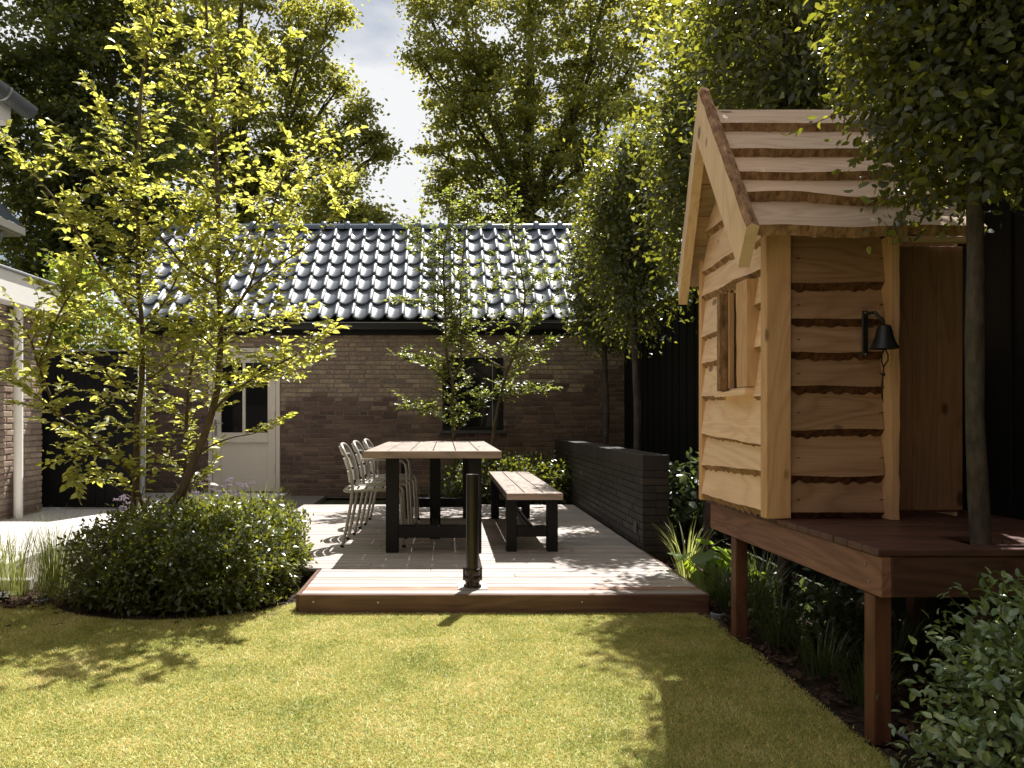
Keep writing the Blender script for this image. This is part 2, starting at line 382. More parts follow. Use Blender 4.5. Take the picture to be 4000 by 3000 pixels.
# ---- paving
pav = thing('paving', 'pale square concrete slabs on the left between bed and gate', None, (-3.5, 6, .04), kind='structure')
MB().box(-5.0, -1.64, 6.53, 10.19, -.02, .035).box(-5.0, -2.65, 4.72, 6.52, -.02, .035).build('bedding', MORTAR, pav)
slab = MB().cbox(-.4465, .4465, -.4465, .4465, -.022, .022, .003).mesh('slab', SLAB)
for i in range(4):
    for j in range(6):
        cx = -4.85+.45+i*.897-.0; cy = 4.75+.45+j*.897
        if i == 3 and cy < 6.9: continue
        if i >= 2 and cy < 6.3 and cx > -2.9: continue
        if cx > -1.9: continue
        link('slab', slab, pav, (cx, cy, .060+random.uniform(-.001, .001)))
link('kerb', MB().cbox(-5, -2.62, 4.66, 4.735, -.03, .078, .004).mesh('kerb', SLAB), pav)

# ================================================================== DECK
DZ = .11
deck = thing('deck', 'low timber deck with weathered boards and a reddish front board', 'deck', (.3, 6, 0))
pitch = .0885; nb = 49
def deck_left(y):
    if y < 4.85: return -.81
    if y < 5.35: return -.96
    if y < 6.45: return -1.25
    return -1.62
for i in range(nb):
    y0 = 4.158+i*pitch; xl = deck_left(y0+.04); xr = 1.463+random.uniform(-.0015, .0015)
    js = [xl, xr]
    if i % 2 == 1 and y0 > 4.5:
        js = [xl, random.choice([-.1, .45, .9, -.5])+random.uniform(-.02, .02), xr]
    zt = DZ+random.uniform(-.0008, .0008)
    mat = DECK_RED if i == 1 else DECK
    for a_, b_ in zip(js[:-1], js[1:]):
        bb = MB()
        if i in (1, 2) and False: pass
        bb.cbox(a_+.001, b_-.001, y0+.0055, y0+pitch-.0055, zt-.022, zt, .0022)
        o = bb.build('board', mat, deck)
        if i == 1: o['label'] = 'redder board near the front edge'
MB().cbox(-.815, 1.468, 4.130, 4.155, .002, DZ+.001, .003).build('front_board', FASC, deck)
MB().cbox(1.466, 1.484, 4.156, 5.585, .0, DZ-.003, .003).build('side_board', FASC, deck)
MB().cbox(-.838, -.814, 4.156, 4.845, .0, DZ-.003, .003).build('side_board', FASC, deck)
fr = MB()
for k in range(12): fr.box(-1.6+k*.26, -1.55+k*.26, (4.17 if -1.6+k*.26 > -.8 else 6.5), 8.48, .0, .084)
fr.build('joist', M('dark_joist', (.03, .02, .015), .9, .1), deck)['kind'] = 'stuff'
for (sx, sz) in ((-.735, .072), (-.375, .069), (.76, .072), (1.25, .070)):
    o = MB().lathe([(0, .002), (.0045, .0015), (.005, 0)], (0, 0, 0), 10).mesh('screw', STEEL)
    link('screw', o, deck, (sx, 4.1285, sz), (radians(90), 0, 0))
MB().cbox(.06, .25, 4.235, 4.40, DZ+.001, DZ+.004, .001).build('base_plate_cover', DECK, deck) if False else None

# ---- pole
pole = thing('parasol_pole', 'short dark steel parasol tube standing at the front edge of the deck', 'pole', (.157, 4.31, DZ))
px_, py_ = .157, 4.31
MB().lathe([(.031, .64), (.031, .655), (.037, .657), (.037, .64), (.037, .20), (.037, .02)], (px_, py_, DZ), 28).build('tube', POLEM, pole, True)
MB().lathe([(0, .60), (.031, .60)], (px_, py_, DZ), 28).build('tube_floor', BLACKM, pole)
MB().lathe([(.037, .115), (.047, .112), (.048, .108), (.048, .082), (.045, .078), (.045, .074), (.048, .070), (.048, .045), (.046, .040), (.041, .038), (.041, .008), (.0, .008)], (px_, py_, DZ), 28).build('collar', POLEM, pole, True)
MB().lathe([(.0, .016), (.050, .016), (.052, .012), (.052, .004), (0, .004)], (px_, py_, DZ), 28).build('flange', POLEM, pole, True)
MB().cbox(px_-.085, px_+.085, py_-.065, py_+.085, DZ+.0015, DZ+.0055, .001).build('base_plate', M('sanded_plate', (.34, .31, .29), .5, .4, .3), pole)
bm_ = MB().lathe([(0, .02), (.006, .02), (.006, 0)], (0, 0, 0), 6).mesh('bolt', POLEM)
for k in range(4):
    a_ = pi/4+k*pi/2; link('bolt', bm_, pole, (px_+.045*cos(a_), py_+.045*sin(a_), DZ+.014))
for sg in (-1, 1):
    MB().cbox(px_+sg*.050-.006, px_+sg*.050+.006, py_-.008, py_+.008, DZ+.045, DZ+.118, .002).build('lug', POLEM, pole)

# ================================================================== TABLE
tab = thing('garden_table', 'long dining table with weathered plank top and black timber frame', 'table', (-.06, 6.4, DZ))
TX0, TX1, TY0, TY1 = -.580, .399, 5.257, 7.60; TT = DZ+.752
MB().cbox(TX0, TX1, TY0, TY0+.045, TT-.052, TT, .003).build('end_board', TABLE_X, tab)
MB().cbox(TX0, TX1, TY1-.045, TY1, TT-.052, TT, .003).build('end_board', TABLE_X, tab)
pw = (TX1-TX0)/6
for k in range(6):
    for (ya, yb) in ((TY0+.047, 6.425), (6.43, TY1-.047)):
        MB().cbox(TX0+k*pw+.003, TX0+(k+1)*pw-.003, ya, yb, TT-.030+random.uniform(-.0005, 0), TT-.001, .003).build('plank', TABLE_Y, tab)
MB().cbox(TX0, TX0+.028, TY0+.046, TY1-.046, TT-.052, TT-.031, .003).build('side_rail', TABLE_Y, tab)
MB().cbox(TX1-.028, TX1, TY0+.046, TY1-.046, TT-.052, TT-.031, .003).build('side_rail', TABLE_Y, tab)
def trestle(par, xs, w_, y0, y1, top, z0, z1, mat=BLACKM):
    for x_ in xs: MB().cbox(x_, x_+w_, y0, y1, DZ, top, .003).build('leg', mat, par)
    MB().cbox(xs[0]+w_+.001, xs[1]-.001, y0+.004, y1-.004, DZ+z0, DZ+z1, .003).build('crossbar', mat, par)
trestle(tab, (-.436, .172), .092, 5.42, 5.52, TT-.053, .110, .196)
trestle(tab, (-.436, .172), .092, 7.30, 7.40, TT-.053, .110, .196)
for y_ in (5.42, 7.30): MB().cbox(-.46, .30, y_, y_+.10, TT-.0525, TT-.032, .002).build('top_bearer', BLACKM, tab)
MB().cbox(-.128, -.04, 6.05, 6.14, DZ, TT-.053, .003).build('centre_post', BLACKM, tab)
MB().cbox(-.104, -.064, 5.521, 6.049, DZ+.125, DZ+.18, .003).build('stretcher', BLACKM, tab)
MB().cbox(-.104, -.064, 6.141, 7.299, DZ+.125, DZ+.18, .003).build('stretcher', BLACKM, tab)
# bench
ben = thing('garden_bench', 'low plank bench with black legs beside the table near the black wall', 'bench', (.64, 6.4, DZ))
BX0, BX1, BY0, BY1 = .439, .843, 5.313, 7.52; BT = DZ+.447
MB().cbox(BX0, BX1, BY0, BY0+.04, BT-.048, BT, .003).build('end_board', TABLE_X, ben)
MB().cbox(BX0, BX1, BY1-.04, BY1, BT-.048, BT, .003).build('end_board', TABLE_X, ben)
pw = (BX1-BX0)/3
for k in range(3):
    for (ya, yb) in ((BY0+.042, 6.40), (6.404, BY1-.042)):
        MB().cbox(BX0+k*pw+.003, BX0+(k+1)*pw-.003, ya, yb, BT-.028, BT-.001, .003).build('plank', TABLE_Y, ben)
MB().cbox(BX0, BX0+.025, BY0+.041, BY1-.041, BT-.048, BT-.029, .002).build('side_rail', TABLE_Y, ben)
MB().cbox(BX1-.025, BX1, BY0+.041, BY1-.041, BT-.048, BT-.029, .002).build('side_rail', TABLE_Y, ben)
trestle(ben, (.449, .752), .077, 5.47, 5.56, BT-.049, .110, .185)
trestle(ben, (.449, .752), .077, 7.28, 7.37, BT-.049, .110, .185)
MB().cbox(.625, .665, 5.561, 7.279, DZ+.12, DZ+.175, .003).build('stretcher', BLACKM, ben)
for y_ in (5.47, 7.28): MB().cbox(.445, .835, y_, y_+.09, BT-.0485, BT-.030, .002).build('top_bearer', BLACKM, ben)

# ---- chairs (face +X), origin on the deck under the seat
def arcpts(c, r, a0, a1, n, plane='xz', y=0):
    return [Vector((c[0]+r*cos(a0+(a1-a0)*i/n), y, c[1]+r*sin(a0+(a1-a0)*i/n))) for i in range(n+1)]
def make_chair(label, arms):
    t = thing('metal_chair', label, 'chair', (0, 0, 0), 'metal chairs along the table')
    W = .185
    # front legs sweep up and back into the seat rails, closed behind by a rounded bar
    for sg in (-1, 1):
        y_ = sg*W
        p = [Vector((.235, y_*1.02, 0)), Vector((.225, y_, .2)), Vector((.215, y_, .375))]+[q for q in arcpts((.165, .385), .05, 0, pi/2, 5, y=y_)]+[Vector((0, y_, .436)), Vector((-.15, y_, .430)), Vector((-.19, y_*.97, .429)), Vector((-.215, y_*.85, .429)), Vector((-.225, y_*.6, .429)), Vector((-.227, 0, .429))]
        MB().tube(p, .0125, 10).build('front_leg', CHAIRM, t, True)
        q = [Vector((-.235, y_*.98, 0)), Vector((-.20, y_*.98, .16)), Vector((-.165, y_*1.05, .34)), Vector((-.155, y_*1.07, .45)), Vector((-.165, y_*1.06, .56)), Vector((-.195, y_*1.03, .67)), Vector((-.225, y_*.93, .735)), Vector((-.245, y_*.72, .768)), Vector((-.255, y_*.4, .780)), Vector((-.257, 0, .782))]
        MB().tube(q, .0125, 10).build('back_leg', CHAIRM, t, True)
        if arms:
            a_ = [Vector((-.178, y_*1.1, .625)), Vector((-.15, y_*1.28, .640)), Vector((-.08, y_*1.33, .643)), Vector((.10, y_*1.33, .640)), Vector((.17, y_*1.3, .630)), Vector((.20, y_*1.25, .60)), Vector((.212, y_*1.1, .50)), Vector((.212, y_*1.02, .40))]
            MB().tube(a_, .0125, 8).build('armrest', CHAIRM, t, True)
        for xx in (-.235, .235):
            MB().lathe([(0, .001), (.0145, .001), (.0145, .018), (.0128, .02)], (xx, y_*(.98 if xx < 0 else 1.02), 0), 10).build('foot_cap', BLACKM, t, True)
    for k in range(6):
        x0 = -.20+k*.066; m = MB(); nn = 8; v = []
        for j in range(nn+1):
            u = -1+2*j/nn; yy = u*(W-.008)*(0.86 if k == 0 else 1); zz = .436-.014*(1-u*u)-(.006 if k == 5 else 0)
            v += [(x0, yy, zz), (x0+.050, yy, zz-(.012 if k == 5 else 0)), (x0+.050, yy, zz-.003-(.012 if k == 5 else 0)), (x0, yy, zz-.003)]
        f = []
        for j in range(nn):
            for e in range(4): f.append((j*4+e, j*4+(e+1) % 4, j*4+4+(e+1) % 4, j*4+4+e))
        m.add(v, f).build('seat_slat', CHAIRM, t)
    for (za, zb) in ((.488, .572), (.592, .672), (.696, .765)):
        m = MB(); v = []; nn = 10
        for j in range(nn+1):
            u = -1+2*j/nn; xb = lambda z: -.157-.075*max(0, (z-.5)/.25)**1.4-.045*(1-u*u)
            hw = W*1.03 if zb < .7 else W*.86
            v += [(xb(za), u*hw, za), (xb(zb), u*hw, zb), (xb(zb)-.003, u*hw, zb), (xb(za)-.003, u*hw, za)]
        f = []
        for j in range(nn):
            for e in range(4): f.append((j*4+e, j*4+(e+1) % 4, j*4+4+(e+1) % 4, j*4+4+e))
        m.add(v, f).build('back_slat', CHAIRM, t)
    return t
for (lab, arms, x_, y_) in (('nearest grey metal chair with curved slatted back, left of the table', False, -.555, 5.85),
                            ('middle grey metal chair with armrests, between the other two chairs', True, -.53, 6.44),
                            ('farthest grey metal chair with curved back, by the far end of the table', False, -.50, 7.02)):
    ch = make_chair(lab, arms); ch.location = (x_, y_, DZ); ch.rotation_euler = (0, 0, radians(random.uniform(-1.5, 1.5)))

# ================================================================== BLACK GARDEN WALL
gw = thing('garden_wall', 'low black brick wall with an upright brick coping along the deck', 'wall', (1.58, 7.8, 0))
GX0, GX1, GY0, GY1, GT = 1.487, 1.687, 5.594, 10.13, DZ+.706
MB().box(GX0+.008, GX1-.008, GY0+.008, GY1, -.02, GT-.01).build('mortar_core', MORTARD, gw)
bks = []
cz = 0.0; row = 0; ch_ = .0566
ncourse = 13
for r in range(ncourse):
    z0 = -.035+r*ch_
    off = (r % 2)*.11
    y_ = GY0-.0+ (0 if r % 2 == 0 else -.11+.0)
    k = 0
    while y_ < GY1-.02:
        ya, yb = max(GY0, y_), min(GY1, y_+.21)
        if yb-ya > .03: bks.append((GX0+random.uniform(-.0015, .0015), GX0+.1, ya, yb, z0+.003, z0+ch_-.004))
        y_ += .2165
    xs = [GX0+.101, GX1] if r % 2 else [GX0+.101, GX1]
    bks.append((xs[0], xs[1], GY0+random.uniform(-.001, .002), GY0+.1, z0+.003, z0+ch_-.004))
ctop0 = -.035+ncourse*ch_
kk = int((GY1-GY0)/.0566)
for k in range(kk):
    y_ = GY0+k*.0566
    bks.append((GX0+random.uniform(-.001, .001), GX1, y_+.0025, y_+.0535, ctop0+.001, GT+random.uniform(-.0015, .0015)))
bks.sort(key=lambda q: q[2])
jn = MB()
for i, q in enumerate(bks):
    if i < 300: MB().cbox(*q, .0025).build('brick', BR_BLACK, gw)
    else: jn.cbox(*q, .0025)
jn.build('brickwork', BR_BLACK, gw)['kind'] = 'stuff'
sk_ = MB().cbox(GX0-.008, GX0-.001, 5.745, 5.83, .20, .285, .002).build('socket', M('dark_socket', (.05, .05, .052), .4, .5), gw)
for yy in (5.7665, 5.8085): MB().cbox(GX0-.0105, GX0-.0085, yy-.016, yy+.016, .215, .27, .001).build('socket_cover', M('socket_cover', (.035, .035, .037), .35, .5), gw)

# ================================================================== BRICK OUTBUILDING
WY = 10.2
bld = thing('brick_outbuilding', 'brown brick outbuilding with a dark glazed tile roof behind the deck', 'building', (-.9, 10.2, 0))
OX0, OX1, WT = -4.12, 2.47, 2.27
DO = (-3.25, -2.27, .08, 2.06); WI = (-.04, .80, .93, 1.93)
mw_ = MB()
def wallrect(x0, x1, z0, z1): mw_.box(x0, x1, WY+.008, WY+.22, z0, z1)
wallrect(OX0, DO[0], 0, WT); wallrect(DO[0], DO[1], DO[3], WT); wallrect(DO[1], WI[0], 0, WT); wallrect(WI[0], WI[1], 0, WI[2]); wallrect(WI[0], WI[1], WI[3], WT); wallrect(WI[1], OX1, 0, WT)
mw_.build('wall_core', MORTAR, bld)
MB().box(OX0+.0, OX0+.2, WY+.221, 13.1, 0, WT).box(OX1-.2, OX1, WY+.221, 13.1, 0, WT).box(OX0, OX1, 13.1, 13.3, 0, WT).build('side_wall', BR_SAND, bld)
bks = []
for r in range(36):
    z0 = .02+r*.0625; x_ = OX0-(.11 if r % 2 else 0)
    while x_ < OX1:
        a_, b_ = max(OX0, x_), min(OX1, x_+(.10 if random.random() < .2 else random.uniform(.195, .215))); segs = [(a_, b_)]
        for (q0, q1, q2, q3) in (DO, WI):
            if z0+.052 > q2 and z0 < q3-.01:
                ns = []
                for (s0, s1) in segs:
                    if s1 <= q0 or s0 >= q1: ns.append((s0, s1)); continue
                    if s0 < q0: ns.append((s0, q0))
                    if s1 > q1: ns.append((q1, s1))
                segs = ns
        for (s0, s1) in segs:
            if s1-s0 > .03: bks.append((s0, s1, z0))
        x_ = b_+.0105
bks.sort(key=lambda q: abs((q[0]+q[1])/2+.95)+.8*abs(q[2]-1.75))
def bk(m, q):
    d = WY-random.uniform(-.003, .003); j = lambda: random.uniform(-.0025, .0025)
    m.cbox(q[0]+j()+.001, q[1]+j()-.001, d, WY+.03, q[2]+j(), q[2]+.0515+j(), .004)
jn = MB()
for i, q in enumerate(bks):
    # the lower courses are a darker purple brown, reaching higher towards the right
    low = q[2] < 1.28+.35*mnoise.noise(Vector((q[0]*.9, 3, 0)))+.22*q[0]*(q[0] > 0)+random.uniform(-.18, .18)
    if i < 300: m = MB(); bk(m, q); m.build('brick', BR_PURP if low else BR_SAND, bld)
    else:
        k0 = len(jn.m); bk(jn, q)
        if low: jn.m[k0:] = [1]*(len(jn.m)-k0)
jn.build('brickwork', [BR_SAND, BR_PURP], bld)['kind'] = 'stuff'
# door
dr = MB(); x0, x1, z0, z1 = DO
dr.cbox(x0, x0+.055, WY-.03, WY+.08, z0, z1, .003); dr.cbox(x1-.055, x1, WY-.03, WY+.08, z0, z1, .003); dr.cbox(x0+.056, x1-.056, WY-.03, WY+.08, z1-.055, z1, .003)
dfr = dr.build('door_frame', CREAM, bld)
lx0, lx1 = x0+.062, x1-.062
gz0, gz1 = 0.9, 1.86; gx0, gx1 = -3.08, -2.44
lf = MB(); yb0, yb1 = WY-.014, WY+.03
lf.cbox(lx0, gx0, yb0, yb1, z0+.01, z1-.062, .003); lf.cbox(gx1, lx1, yb0, yb1, z0+.01, z1-.062, .003)
lf.cbox(gx0+.001, gx1-.001, yb0+.001, yb1, gz1, z1-.063, .003); lf.cbox(gx0+.001, gx1-.001, yb0+.001, yb1, gz0-.13, gz0, .003)
lf.cbox(gx0+.001, gx1-.001, yb0+.001, yb1, z0+.011, z0+.16, .003); lf.cbox(gx0+.001, gx1-.001, yb0+.012, yb1-.005, z0+.161, gz0-.131, .002)
lf.cbox(-2.785, -2.745, yb0-.004, yb1-.002, gz0+.001, gz1-.001, .003)
lf.cbox(gx0-.01, gx1+.01, yb0-.022, yb0-.001, gz0-.135, gz0-.105, .004)
dl = lf.build('door', CREAM, bld)
MB().cbox(gx0+.002, gx1-.002, WY+.012, WY+.018, gz0+.002, gz1-.002, .001).build('door_glass', GLASS, dl)
hd = MB(); hd.cbox(lx0+.02, lx0+.055, yb0-.008, yb0-.001, .86, 1.08, .003); hd.tube([(lx0+.037, yb0-.004, 1.03), (lx0+.037, yb0-.05, 1.03), (lx0+.15, yb0-.055, 1.03)], .009, 10)
hd.build('handle', STEEL, dl, True)
for zz in (.42, 1.15, 1.7): MB().tube([(lx1+.004, yb0-.012, zz-.05), (lx1+.004, yb0-.012, zz+.05)], .008, 8).build('hinge', STEEL, dl, True)
# window
x0, x1, z0, z1 = WI
wf = MB(); wf.cbox(x0, x0+.05, WY+.02, WY+.09, z0, z1, .003); wf.cbox(x1-.05, x1, WY+.02, WY+.09, z0, z1, .003); wf.cbox(x0+.051, x1-.051, WY+.02, WY+.09, z1-.05, z1, .003); wf.cbox(x0+.051, x1-.051, WY+.02, WY+.09, z0, z0+.05, .003)
wfo = wf.build('window_frame', BLACKM, bld)
MB().box(x0+.05, x1-.05, WY+.05, WY+.056, z0+.05, z1-.05).build('pane', GLASS, wfo)
MB().cbox(.645, .655, WY+.035, WY+.048, z0+.05, z1-.05, .002).build('glazing_bar', ZINC, wfo)
MB().cbox(x0-.03, x1+.03, WY-.045, WY+.02, z0-.045, z0-.002, .004).build('window_sill', M('slate_sill', (.05, .05, .055), .5, .4), bld)
# fascia, gutter
MB().cbox(OX0-.30, OX1+.05, WY-.055, WY-.012, 2.235, 2.375, .003).build('fascia', BLACKM, bld)
gt = MB(); prof = [(-.055, .05), (-.057, 0), (-.04, -.04), (0, -.055), (.04, -.04), (.055, 0), (.055, .045), (.051, .045), (.051, 0), (.036, -.036), (0, -.05), (-.036, -.036), (-.053, 0), (-.051, .05)]
def extr(m, prof, xa, xb, cy, cz):
    n_ = len(prof); v = [(xa, cy+p[0], cz+p[1]) for p in prof]+[(xb, cy+p[0], cz+p[1]) for p in prof]
    m.add(v, [(i, (i+1) % n_, n_+(i+1) % n_, n_+i) for i in range(n_)])
extr(gt, prof, OX0-.36, OX1+.08, WY-.115, 2.345)
gt.build('gutter', M('black_gutter', (.012, .012, .014), .45, .35, 0, .1, 10, .05), bld, True)
MB().tube([(OX0-.36, WY-.171, 2.393), (OX1+.08, WY-.171, 2.393)], .006, 6).build('gutter_lip', ZINC, bld, True)
dp = MB().tube([(-4.15, WY-.115, 2.28), (-4.15, WY-.10, 2.20), (-4.15, WY-.05, 2.12), (-4.15, WY-.05, .05)], .040, 16).build('downpipe', PIPE, bld, True)
MB().cbox(-4.205, -4.095, WY-.17, WY-.05, 2.20, 2.31, .01).build('gutter_outlet', PIPE, bld)
# roof: slope 45 degrees from the eave to the ridge
EY, EZ, RY, RZ = 10.02, 2.44, 11.68, 4.07
sl = Vector((0, RY-EY, RZ-EZ)); SL = sl.length; sl.normalize(); sn = Vector((0, -sl.z, sl.y))
RX0, RX1 = -4.42, 2.18
def roofbox(m, x0, x1, a0, a1, h0, h1):
    v = [];
    for x_ in (x0, x1):
        for aa in (a0, a1):
            for hh in (h0, h1):
                p = Vector((0, EY, EZ))+sl*aa+sn*hh; v.append((x_, p.y, p.z))
    m.add(v, [(0, 1, 3, 2), (4, 6, 7, 5), (0, 4, 5, 1), (2, 3, 7, 6), (0, 2, 6, 4), (1, 5, 7, 3)])
m = MB(); roofbox(m, RX0+.05, RX1-.02, .06, SL-.01, -.06, -.03); m.build('roof_deck', BLACKW, bld)
m = MB(); v = [(x_, yy, zz) for x_ in (RX0+.08, RX1-.05) for (yy, zz) in ((RY, RZ-.09), (RY+1.66, EZ-.09), (RY+1.70, EZ-.09), (RY, RZ-.04))]
m.add(v, [(0, 1, 5, 4), (1, 2, 6, 5), (2, 3, 7, 6), (3, 0, 4, 7), (0, 3, 2, 1), (4, 5, 6, 7)]).build('rear_roof_slope', TILE, bld)
m = MB(); m.add([(OX1, WY+.05, WT), (OX1, 13.2, WT), (OX1, RY, RZ-.12), (OX1-.15, WY+.05, WT), (OX1-.15, 13.2, WT), (OX1-.15, RY, RZ-.12)], [(0, 1, 2), (5, 4, 3), (0, 3, 4, 1), (1, 4, 5, 2), (2, 5, 3, 0)]) if False else None
m = MB()
for xx in (OX0,): m.add([(xx, WY+.05, WT), (xx, 13.2, WT), (xx, RY, RZ-.12), (xx+.15, WY+.05, WT), (xx+.15, 13.2, WT), (xx+.15, RY, RZ-.12)], [(0, 1, 2), (5, 4, 3), (0, 3, 4, 1), (1, 4, 5, 2), (2, 5, 3, 0)])
m.build('gable_wall', BR_SAND, bld)
m = MB(); roofbox(m, RX0-.02, RX0+.03, -.02, SL+.02, -.12, .05); m.build('verge_board', BLACKM, bld)
m = MB(); roofbox(m, RX1-.03, RX1+.02, -.02, SL+.02, -.12, .04); m.build('verge_board', BLACKM, bld)
ncol, nrow = 29, 7
tw = (RX1-RX0-.06)/ncol; tl = SL/nrow
def tile_mesh():
    """one pantile: deep pan, raised roll at the right, curved nose"""
    m = MB(); n_ = 18; prof = []
    for i in range(n_+1):
        u = i/n_
        if u < .70: z = .012-.030*sin(pi*(u/.70)**.9)+.004*(1-u/.7)
        else: z = .012+.032*sin(pi*(u-.70)/.30)
        prof.append((u*(tw+.022)-.011, z))
    v = []; T = .014
    L = tl+.05
    for (aa, dz) in ((0, .040), (.012, .045), (L*.5, .024), (L, .002)):
        for (x_, z) in prof:
            sag = -.020*(1-((x_/tw)*2-.7)**2) if aa < .02 else 0
            v.append((x_, aa+sag*1.2, z+dz))
    for (x_, z) in prof: v.append((x_, 0-.020*1.2*(1-((x_/tw)*2-.7)**2), z+.040-.024))
    f = []; k = n_+1
    for r in range(3):
        for i in range(n_): f.append((r*k+i, r*k+i+1, (r+1)*k+i+1, (r+1)*k+i))
    for i in range(n_): f.append((4*k+i, 4*k+i+1, i+1, i))
    m.add(v, f)
    for side in (0, n_):
        pass
    return m.mesh('roof_tile', TILE, True)
tm = tile_mesh()
for r in range(nrow):
    for c_ in range(ncol):
        p = Vector((RX0+.03+c_*tw, EY, EZ))+sl*(r*tl)+sn*random.uniform(-.001, .0015)
        o = link('roof_tile', tm, bld, mw=Matrix.Translation(p) @ Matrix.Rotation(radians(44.5), 4, 'X') @ Matrix.Rotation(random.uniform(-.004, .004), 4, 'Z'))
RIDGE = M('ridge_tile_glaze', (.05, .075, .11), .28, .7, 0, .15, 5, .05)
rm = MB(); nn = 12; v = []; st = [(0, .095), (.02, .118), (.05, .126), (.08, .118), (.095, .086), (.40, .082)]
for (x_, r_) in st:
    for i in range(nn+1):
        a_ = radians(-10)+radians(200)*i/nn; v.append((x_, r_*cos(a_), r_*sin(a_)))
f = [(s*(nn+1)+i, s*(nn+1)+i+1, (s+1)*(nn+1)+i+1, (s+1)*(nn+1)+i) for s in range(len(st)-1) for i in range(nn)]
f += [tuple(range(nn+1))]
rme = rm.add(v, f).mesh('ridge_tile', RIDGE, True)
nrid = 18; rp_ = (RX1-RX0+.06)/nrid
for k in range(nrid): link('ridge_tile', rme, bld, (RX1+.03-k*rp_, RY+.01, RZ+.005), (0, 0, pi))
MB().lathe([(0, .1), (.06, .095), (.09, .05), (.1, 0)], (0, 0, 0), 16).build('ridge_end_cap', RIDGE, bld, True).matrix_basis = Matrix.Translation((RX0+.02, RY, RZ)) @ Matrix.Rotation(radians(-90), 4, 'Y') @ Matrix.Scale(.9, 4)

# ================================================================== LEFT: ANNEX, HOUSE, GATE
an = thing('house_annex', 'flat roofed brick annex with a wide white fascia at the left edge', 'building', (-4.8, 6.5, 0))
AX, AY1 = -4.40, 8.1
MB().box(AX-.25, AX-.008, .5, AY1-.006, 0, 2.25).build('wall_core', MORTAR, an)
bks = []
for r in range(35):
    z0 = .05+r*.0625; y_ = AY1-.21+(.11 if r % 2 else 0)
    while y_ > 4.0:
        bks.append((y_, min(AY1, y_+.21), z0)); y_ -= .2205
bks.sort(key=lambda q: -q[0])
jn = MB()
def bk2(m, q):
    j = lambda: random.uniform(-.004, .004)
    m.cbox(AX-.03, AX+random.uniform(-.004, .006), q[0]+j(), q[1]+j(), q[2]+j()*.6, q[2]+.0515+j()*.6, .006)
for i, q in enumerate(bks):
    if i < 260: m = MB(); bk2(m, q); m.build('brick', BR_OLD, an)
    else: bk2(jn, q)
jn.build('brickwork', BR_OLD, an)['kind'] = 'stuff'
MB().box(AX-1.2, AX-.26, 7.85, AY1-.006, 0, 2.25).build('end_wall', BR_OLD, an)
MB().cbox(-4.62, -4.22, .5, 8.18, 2.23, 2.525, .004).build('fascia', WHITE, an)
MB().cbox(-5.6, -4.195, .5, 8.205, 2.526, 2.55, .004).build('roof_edge', ZINC, an)
MB().box(-5.6, -4.621, .5, 8.18, 2.26, 2.524).build('flat_roof', BLACKM, an)
MB().tube([(-4.315, 7.5, 2.228), (-4.315, 7.5, .06)], .043, 18).build('downpipe', PIPE, an, True)
for zz in (.6, 1.7): MB().cbox(-4.40, -4.345, 7.49, 7.51, zz, zz+.03, .002).build('pipe_bracket', ZINC, an)
# upper house eave
hs = thing('house', 'tall house with a zinc eaves gutter at the upper left corner', 'house', (-5.5, 3, 0))
MB().box(-9.5, -4.85, -1.0, 7.05, 2.6, 4.0).build('wall', BR_OLD, hs)
MB().cbox(-4.9, -4.16, -1, 7.02, 3.86, 3.93, .003).build('soffit', WHITE, hs)
MB().cbox(-4.158, -4.12, -1, 7.04, 3.86, 4.06, .003).build('eave_board', WHITE, hs)
g2 = MB(); n_ = 14; v = []
for y_ in (-1, 7.20):
    for i in range(n_+1):
        a_ = pi+pi*i/n_; v.append((-4.045+.095*cos(a_), y_, 4.10+.10*sin(a_)))
    for i in range(n_+1):
        a_ = 2*pi-pi*i/n_; v.append((-4.045+.090*cos(a_), y_, 4.10+.095*sin(a_)))
k = 2*(n_+1); f = [(i, (i+1) % k, k+(i+1) % k, k+i) for i in range(k)]
g2.add(v, f); g2.add([(-4.045, 7.20, 4.10)]+[(-4.045+.095*cos(pi+pi*i/n_), 7.20, 4.10+.10*sin(pi+pi*i/n_)) for i in range(n_+1)], [(0, i+1, i+2) for i in range(n_)])
gh = g2.build('gutter', M('grey_zinc_gutter', (.12, .125, .135), .4, .5, .6, .12, 10, .05), hs, True)
g3 = MB()
for yy in (6.75, 5.6): g3.tube([(-4.045+.100*cos(pi+pi*i/n_), yy, 4.10+.105*sin(pi+pi*i/n_)) for i in range(n_+1)], .012, 6)
g3.build('gutter_bracket', ZINC, hs, True)['kind'] = 'stuff'
m = MB(); m.add([(-4.06, -1, 4.14), (-4.06, 7.1, 4.14), (-6.9, 7.1, 6.2), (-6.9, -1, 6.2), (-4.06, -1, 4.08), (-4.06, 7.1, 4.08), (-6.9, 7.1, 6.1), (-6.9, -1, 6.1)], [(0, 1, 2, 3), (7, 6, 5, 4), (0, 4, 5, 1), (1, 5, 6, 2), (2, 6, 7, 3), (3, 7, 4, 0)]).build('roof', TILE, hs)
# added unseen wall with glass behind the camera, cuts sky fill on the playhouse
MB().box(-9.5, 7.0, -4.9, -4.5, 0, 8.0).build('sky_block_wall', BR_OLD, hs)
for xx in (-4.2, -1.2, 1.8): MB().cbox(xx, xx+2.4, -4.49, -4.44, .1, 2.5, .01).build('sky_block_glass', GLASS, hs)
